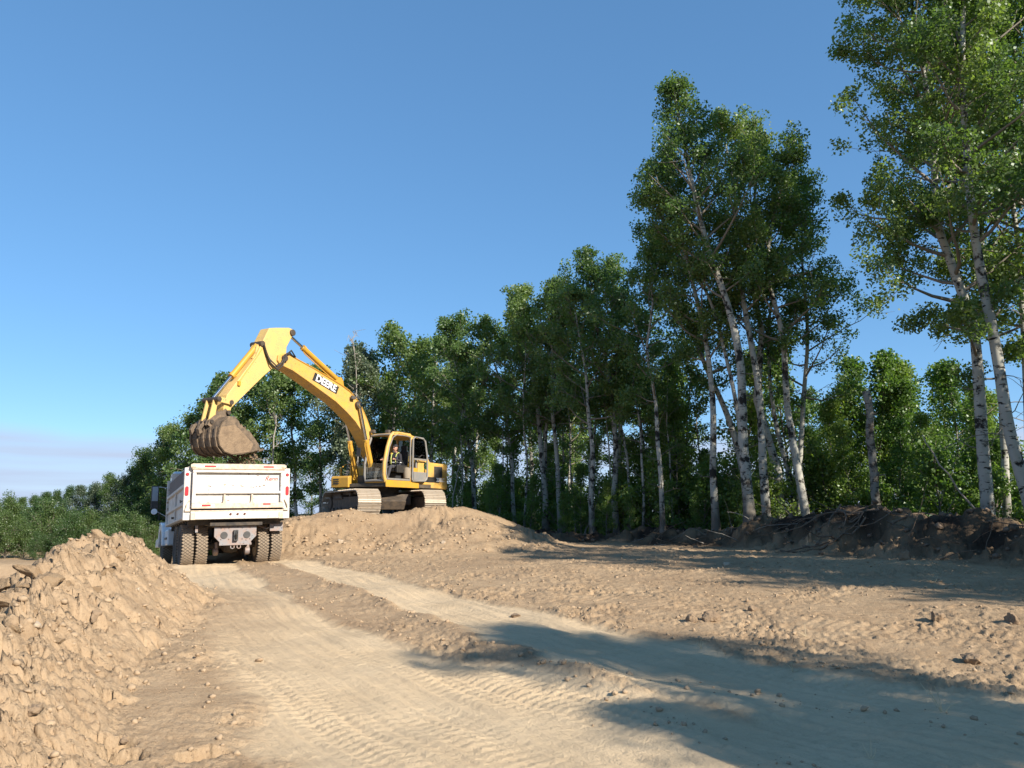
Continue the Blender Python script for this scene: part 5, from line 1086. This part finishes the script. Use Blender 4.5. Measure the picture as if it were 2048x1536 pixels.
    rim = B().lathe([(.30, -.13), (.31, -.14), (.27, -.13), (.22, -.02), (.12, .0), (.12, .08), (.05, .09)], (0, 0, 0), 'y', 28).mesh('rim', True); rim.materials.append(M['rusty'])
    wheels = [(x, y) for x in (1.02, 2.36) for y in (1.06, .735, -.735, -1.06)]+[(7.1, 1.03), (7.1, -1.03)]
    for x, y in wheels:
        t = obj('wheel', rim, None, R); t.location = (x, y, .53)
        if y < 0: t.rotation_euler = (0, 0, math.pi)
        c = obj('tyre', tyre, None, t); t2 = obj('tread', tread, None, t); t2.rotation_euler = (0, .07*x+y, 0)
    ax = B()
    for x in (1.02, 2.36): ax.cyl((x, -1.1, .53), (x, 1.1, .53), .075, 14).lathe([(.05, -.24), (.17, -.16), (.20, 0), (.17, .16), (.05, .24)], (x, 0, .53), 'y', 20)
    ax.cyl((7.1, -1, .5), (7.1, 1, .5), .06, 12)
    ax.box(1.0, 7.2, -.05, .05, .45, .56).build('axle', M['chassis'], R, smooth=True)
    for s in (1, -1):
        B().lathe([(.06, -.05), (.10, -.05), (.11, .0), (.10, .06), (.04, .08)], (.78, s*.38, .38), 'y', 18).box(.7, .86, s*.38-.03, s*.38+.03, .36, .60).build('brake_chamber', M['hitch'], R, smooth=True)
        B().prism([(.9, .62), (2.5, .62), (1.75, .80), (1.65, .80)], *sorted((s*.46, s*.54))).build('leaf_spring', M['chassis'], R)
    B().tube([(.6, -.62, .98), (.5, -.80, .90), (.42, -.92, .98)], .02, 6).box(.38, .44, -1.18, -.86, .84, 1.06).box(.38, .44, .86, .92, .85, 1.02).build('mud_flap_bracket', M['hitch'], R)
    # ---- cab and bonnet ahead of the box
    cab = B().prism([(5.75, .95), (5.75, 2.75), (5.95, 2.88), (7.0, 2.88), (7.25, 2.05), (7.28, 1.0)], -1.02, 1.02).build('cab', M['whitec'], R, bevel=.05)
    B().prism([(7.29, .95), (7.29, 1.95), (8.9, 1.70), (9.05, 1.5), (9.05, .95)], -.75, .75).build('bonnet', M['whitec'], cab, bevel=.06)
    B().box(5.742, 5.748, -.75, .75, 1.95, 2.65).build('rear_window', M['black'], cab)
    for s in (1, -1):
        y0, y1 = sorted((s*.76, s*1.235))
        B().prism([(6.35, .62), (6.42, 1.05), (6.62, 1.28), (7.0, 1.36), (7.45, 1.34), (7.8, 1.18), (8.0, .9), (8.9, .85), (9.05, .6), (8.0, .6), (7.82, .72), (7.62, 1.02), (7.2, 1.14), (6.85, 1.08), (6.62, .9), (6.55, .62)], y0, y1).build('fender', M['whitec'], cab, bevel=.04)
        B().box(5.35, 6.25, *sorted((s*.62, s*1.16)), .62, 1.10).build('fuel_tank', M['whitec'], R, bevel=.05)
        B().box(5.4, 6.2, *sorted((s*1.0, s*1.18)), .80, .86).build('step', M['black'], R)
        B().box(6.1, 7.1, *sorted((s*1.021, s*1.026)), 1.95, 2.65).build('side_window', M['black'], cab)
        mi = B().box(6.98, 7.06, *sorted((s*1.34, s*1.56)), 1.80, 2.52).build('mirror', M['black'], cab, bevel=.02)
        B().box(6.972, 6.979, *sorted((s*1.365, s*1.535)), 2.04, 2.49).build('mirror_glass', M['glove'], mi)
        B().cyl((6.97, s*1.45, 1.71), (7.04, s*1.45, 1.71), .09, 16).build('convex_mirror', M['whitec'], mi)
        B().tube([(7.02, s*1.02, 2.45), (7.02, s*1.45, 2.5), (7.02, s*1.45, 1.75), (7.02, s*1.02, 1.5)], .014, 6).build('mirror_arm', M['chrome'], cab)
        B().tube([(6.5, s*1.0, 1.30), (6.5, s*1.28, 1.34), (6.5, s*1.3, 1.2)], .012, 6).cyl((6.5, s*1.27, 1.3), (6.5, s*1.31, 1.3), .03, 10).build('fender_lamp', M['whitec'], cab)
    B().cyl((5.55, -.85, 1.1), (5.55, -.85, 2.95), .065, 14).build('exhaust_stack', M['chrome'], R)
    # load in the box
    n = 24; xs = np.linspace(.2, 5.1, n); ys = np.linspace(-1.1, 1.1, 14); X, Y = np.meshgrid(xs, ys, indexing='ij')
    Z = 1.80+.33*np.exp(-((X-2.9)/1.2)**2)*(1-.3*(Y/1.1)**2)+fbm(X*2, Y*2, 81, 4)*.06
    i = np.arange(n-1)[:, None]*14; j = np.arange(13)[None, :]
    me = np_mesh('soil_load', np.stack([X, Y, Z], -1).reshape(-1, 3), [np.stack([i+j, i+14+j, i+15+j, i+1+j], -1).reshape(-1, 4)], True)
    o = obj('truck_load', me, M['soilcake']); o.location = R.location; o.rotation_euler = R.rotation_euler; tag(o, 'brown soil filling the truck box', 'soil load', kind='stuff')
    return R
TRUCK = dump_truck()

# ------------------------------------------------------------------ loose clods, stones, roots, straws
def ico_variants(n, sub, seed):
    out = []; rs = np.random.default_rng(seed)
    for k in range(n):
        bm = bmesh.new(); bmesh.ops.create_icosphere(bm, subdivisions=sub, radius=1)
        V = np.array([v.co for v in bm.verts]); F = np.array([[v.index for v in f.verts] for f in bm.faces]); bm.free()
        V = V*np.array([1, rs.uniform(.65, .95), rs.uniform(.5, .8)])
        for c in range(8):                                    # knock flat facets off
            d = rs.normal(size=3); d /= np.linalg.norm(d); h = rs.uniform(.28, .7); q = V @ d; V -= np.outer(np.maximum(q-h, 0), d)
        V *= (1+(.16 if sub < 3 else .015)*rs.normal(size=len(V)))[:, None]
        out.append((V, F))
    return out
def scatter(name, xy, sizes, mt, label, cat, sub=1, seed=0, sink=.3, extra=None):
    rs = np.random.default_rng(seed); var = ico_variants(8, sub, seed+5); Vs = []; Fs = []; nb = 0
    # find the surface by ray casting on the finished terrain
    dg = bpy.context.evaluated_depsgraph_get(); dg.update()
    for i, ((x, y), s) in enumerate(zip(xy, sizes)):
        if extra is not None: z = extra[i]
        else:
            z = None
            o_ = Vector((x, y, 12)); hit = HIT(x, y)
            z = hit
        if z is None: continue
        V, F = var[rs.integers(8)]; a = rs.uniform(0, 6.28); ca, sa = math.cos(a), math.sin(a)
        W = V*s; W = np.stack([W[:, 0]*ca-W[:, 1]*sa+x, W[:, 0]*sa+W[:, 1]*ca+y, W[:, 2]+z+s*(.55-sink)], -1)
        Vs.append(W); Fs.append(F+nb); nb += len(W)
    o = obj(name, np_mesh(name, np.concatenate(Vs), [np.concatenate(Fs)]), M[mt]); tag(o, label, cat, kind='stuff'); return o
from mathutils.bvhtree import BVHTree
def make_hit():
    trees = []
    for nm in ('ground', 'dirt_windrow', 'dirt_mound', 'topsoil_berm'):
        me = bpy.data.objects[nm].data; n = len(me.vertices); co = np.empty(n*3, np.float32); me.vertices.foreach_get('co', co); co = co.reshape(-1, 3)
        q = np.empty(len(me.loops), np.int32); me.loops.foreach_get('vertex_index', q); q = q.reshape(-1, 4)
        c = co[q[:, 0]]; k = (np.hypot(c[:, 0], c[:, 1]) < 36) & (c[:, 1] > 2)
        if k.sum(): trees.append(BVHTree.FromPolygons(co.tolist(), q[k].tolist()))
    def f(x, y):
        best = None
        for t in trees:
            h = t.ray_cast(Vector((x, y, 15)), Vector((0, 0, -1)))
            if h[0] is not None and (best is None or h[0].z > best): best = h[0].z
        return best
    return f
HIT = make_hit()
def litter():
    rs = np.random.default_rng(12)
    def sz(n, a, b, k=2.2): return a+(b-a)*rs.random(n)**k
    # windrow crumbs
    n = 6500; P = np.array([(p[0], p[1]) for p in WIND]); t = rs.uniform(0, len(P)-1.001, n); k = t.astype(int); f = (t-k)[:, None]; C = P[k]*(1-f)+P[k+1]*f
    off = rs.normal(size=n)*.75-.45; d = P[k+1]-P[k]; d /= np.linalg.norm(d, axis=1)[:, None]; C = C+np.stack([d[:, 1], -d[:, 0]], -1)*off[:, None]
    scatter('windrow_clods', C, sz(n, .006, .055, 6.), 'clod', None, None, seed=31)
    # loose ground to the right and around the haul lanes
    n = 9000; x = rs.uniform(-4, 9, n); y = 5.5+15.5*rs.random(n); d1, _, _, (w1,) = poly_dist(x, y, ROAD1); d2, _, _, (w2,) = poly_dist(x, y, ROAD2)
    k = (d1 > w1*.98) & (d2 > w2*.98) & (x < y*.75+.5) & (fbm(x*.7, y*.7, 13, 3)+.45 > rs.uniform(-.2, 1, n))
    scatter('loose_clods', np.stack([x, y], -1)[k], sz(k.sum(), .006, .045, 6.), 'clod', None, None, seed=32)
    # crumbs along the lane shoulders
    pts = []
    for Rd in (ROAD1, ROAD2):
        P = np.array([(p[0], p[1], p[2]) for p in Rd[:-1]])
        for _ in range(650):
            t = rs.uniform(0, len(P)-1.001); q = int(t); f = t-q; c = P[q]*(1-f)+P[q+1]*f; d = (P[q+1]-P[q])[:2]; d /= np.hypot(*d); o = rs.choice([-1, 1])*c[2]*(1.05+abs(rs.normal())*.16); pts.append((c[0]+d[1]*o, c[1]-d[0]*o))
    scatter('shoulder_crumbs', np.array(pts), sz(len(pts), .006, .045, 3.5), 'clod', None, None, seed=33)
    # mound
    n = 2600; x = rs.uniform(-7.5, 1.4, n); y = rs.uniform(20.5, 27, n); k = parts_z(x, y)[1] > .03; k &= (y < 25.4+rs.normal(size=n)*.5)
    scatter('mound_clods', np.stack([x, y], -1)[k], sz(k.sum(), .010, .10, 6), 'clod', None, None, seed=34)
    n = 500; d = rs.uniform(0, 1, n); P = np.array([(p[0], p[1]) for p in BERM[:-1]]); t = rs.uniform(0, len(P)-1.001, n); k = t.astype(int); f = (t-k)[:, None]; C = P[k]*(1-f)+P[k+1]*f+rs.normal(size=(n, 2))*.8
    scatter('berm_clods', C, sz(n, .02, .13, 2.5), 'root', None, None, seed=35)
    # stones and big clods one can point at
    big = [(1421, 1240, .17, 'brown clod left of the blocky one on the open ground at right'), (1872, 1241, .15, 'upright blocky clod alone on the open ground at right'), (2023, 1242, .14, 'clod on the loose ground at the right border'), (1165, 1101, .13, 'pale rounded stone at the foot of the mound tail'),
           (680, 1087, .20, 'large pale stone half buried in the left face of the mound'), (888, 1087, .16, 'tan stone low on the middle of the mound face'), (1455, 1131, .12, 'pale clod near the tree shade in the middle distance'), (1030, 1236, .10, 'clod on the shoulder of the right haul lane'),
           (1502, 1222, .10, 'dark clod sitting among the track prints'), (1943, 1330, .15, 'flat clod near the lower right shade edge'), (1812, 1120, .26, 'small sunlit cone of soil in front of the dark berm'),
           (72, 1265, .09, 'pale slab of dried clay on the left side of the windrow'), (275, 1187, .06, 'whitish stone near the crest of the windrow'), (190, 1247, .15, 'biggest rounded chunk of dirt in the middle of the windrow'), (62, 1440, .085, 'squarish block of clay at the lower left'), (250, 1490, .07, 'loose block of dirt at the bottom of the windrow'), (1380, 1245, .12, 'crumbled clod left of the brown clod')]
    var = ico_variants(8, 4, 99)
    for i, (px, py, s, lab) in enumerate(big):
        # first hit of the view ray on the terrain
        r = at(px, py, 1.0)-np.array([0, 0, EYE]); loc = None
        for Y in np.arange(3, 32, .05):
            p = np.array([0, 0, EYE])+r*Y; h = HIT(p[0], p[1])
            if h is not None and p[2] <= h: loc = (p[0], p[1], h); break
        if loc is None: continue
        V, F = var[i % 8]; s = s*.72; V = V*(1+.22*fbm(V[:, 0]*1.7+V[:, 2]+i, V[:, 1]*1.7-V[:, 2]*.8, 63, 3)+.22*plates(V[:, 0]+V[:, 2]*.6+i, V[:, 1]-V[:, 2]*.5, .5, 64))[:, None]; V = V*s*(np.array([1, 1, 1.25]) if i in (1, 10) else 1)
        o = obj('stone' if 'ston' in lab else 'dirt_clod', np_mesh('clod', V, [F], smooth=False), M['rock'] if 'stone' in lab or 'pale' in lab else M['cake2']); o.location = (loc[0], loc[1], loc[2]+s*.18); o.rotation_euler = (rs.normal()*.2, rs.normal()*.2, rs.uniform(0, 6.28))
        tag(o, lab, 'stone' if 'ston' in lab else 'dirt clod', 'large clods and stones lying on the dirt')
    # roots and branches in the berm heap
    def stick(a, d, L, r, bend=.25, n=7):
        p = [np.array(a, float)]; d = np.array(d, float); d /= np.linalg.norm(d)
        for k in range(n-1): d = d+rs.normal(size=3)*bend*.4+np.array([0, 0, -.02]); d /= np.linalg.norm(d); p.append(p[-1]+d*L/(n-1))
        return np.array(p)
    R = empty('root_heap', (8.7, 19.8, gz1(8.7, 19.8)-.2)); tag(R, 'tangle of torn roots and branches sticking out of the tall dark soil heap', 'root heap')
    base = np.array(R.location)
    for k in range(30):
        a = rs.uniform(2.2, 5.6); rr = rs.uniform(.3, 2.0); x = 8.7+math.cos(a)*rr*1.25; y = 19.8+math.sin(a)*rr; z = HIT(x, y) or gz1(x, y)
        dr = rs.normal(size=3)*np.array([1, .6, .35]); dr[1] -= .2; L = rs.uniform(.5, 2.2); r = rs.uniform(.010, .032)
        P = stick((x, y, z+.02), dr, L, r); hz = np.array([(HIT(q[0], q[1]) or q[2]) for q in P]); P[:, 2] = np.maximum(P[:, 2]*.5+hz*.5+.05, hz+.015)
        v, f = tube_np(P-base, np.linspace(r, r*.35, len(P)), 5); obj('root', np_mesh('root', v, [f], True), M['root'], R)
    R2 = empty('brush_debris', (6.4, 24.4, gz1(6.4, 24.4))); tag(R2, 'low scatter of broken branches on the berm left of the root heap', 'brush'); base = np.array(R2.location)
    for k in range(34):
        t = rs.uniform(0, 1); x = 4.0+t*4+rs.normal()*.3; y = 26.6-t*4.6+rs.normal()*.5-.6; z = (HIT(x, y) or gz1(x, y))
        P = stick((x, y, z+.02), rs.normal(size=3)*np.array([1, .7, .45])+np.array([0, 0, .25]), rs.uniform(.4, 1.3), .01); r = rs.uniform(.006, .02)
        hz = np.array([(HIT(q[0], q[1]) or q[2]) for q in P]); P[:, 2] = np.maximum(P[:, 2], hz+.01)
        v, f = tube_np(P-base, np.linspace(r, r*.4, len(P)), 4); obj('branch', np_mesh('branch', v, [f], True), M['root'] if k % 3 else M['deadwood'], R2)
    R3 = empty('torn_branches', (10.8, 15.4, gz1(10.8, 15.4))); tag(R3, 'few snapped branches poking out of the shaded berm at the right border', 'brush'); base = np.array(R3.location)
    for k in range(18):
        x = 9.6+rs.uniform(-.9, 1.6); y = 16.2-(x-9.6)*1.2+rs.normal()*.6; z = HIT(x, y) or gz1(x, y)
        P = stick((x, y, z), rs.normal(size=3)*np.array([1, .7, .4])+np.array([0, 0, .3]), rs.uniform(.4, 1.4), .01); r = rs.uniform(.006, .02)
        v, f = tube_np(P-base, np.linspace(r, r*.4, len(P)), 4); obj('branch', np_mesh('branch', v, [f], True), M['root'], R3)
    # straws and sprigs standing in the soil
    sprigs = [(848, 1332, .12, 'bleached sprig standing on the haul lane in the foreground'), (632, 1265, .06, 'tiny dark sprig on the haul lane behind the bleached one'), (1585, 1345, .22, 'tall bent straw where the shade begins'), (1885, 1425, .30, 'longest dry straw leaning in the shade at lower right'), (1740, 1520, .16, 'straw tuft near the bottom edge at right'), (1612, 1275, .20, 'curved reddish straw in the sunlit track prints'), (1400, 1295, .16, 'fine straw at the edge of the right haul lane'), (1690, 1372, .14, 'short straw on the shaded shoulder'), (905, 1160, .22, 'twig lying slantwise beside the right lane'), (1402, 1298, .14, 'split straw in the shade of the right lane'), (1870, 1165, .2, 'upright straw against the shaded berm')]
    for px, py, s, lab in sprigs:
        r = at(px, py, 1.0)-np.array([0, 0, EYE]); loc = None
        for Y in np.arange(3, 26, .05):
            p = np.array([0, 0, EYE])+r*Y; h = HIT(p[0], p[1])
            if h is not None and p[2] <= h: loc = np.array([p[0], p[1], h]); break
        if loc is None: continue
        Vv = []; Ff = []; nb = 0
        for k in range(rs.integers(2, 5)):
            P = stick((0, 0, -.01), rs.normal(size=3)*np.array([.6, .6, .1])+np.array([0, 0, 1]), s*rs.uniform(.4, .8), .003, .5, 5); v, f = tube_np(P, np.linspace(.003, .0012, 5)*(1+s), 4); Vv.append(v); Ff.append(f+nb); nb += len(v)
        o = obj('dry_straw', np_mesh('dry_straw', np.concatenate(Vv), [np.concatenate(Ff)]), M['straw']); o.location = loc; tag(o, lab, 'straw', 'dry straws and sprigs')
    # dirt pouring from the bucket lip
    n = 2200; t = rs.random(n)**.8; x0, y0, z0 = xw(6.45, 0, 1.95); lat = rs.uniform(-.55, .5, n); lf = np.array([-math.sin(EPHI), math.cos(EPHI)]); fw = np.array([math.cos(EPHI), math.sin(EPHI)])
    f = rs.normal(size=n)*.16*(.5+t); X = x0+lf[0]*lat+fw[0]*f; Y = y0+lf[1]*lat+fw[1]*f; Z = z0-t*1.25
    scatter('falling_dirt', np.stack([X, Y], -1), sz(n, .010, .06, 2.5), 'soilcake', 'loose soil falling from the bucket lip into the truck box', 'falling soil', seed=41, extra=Z)
litter()
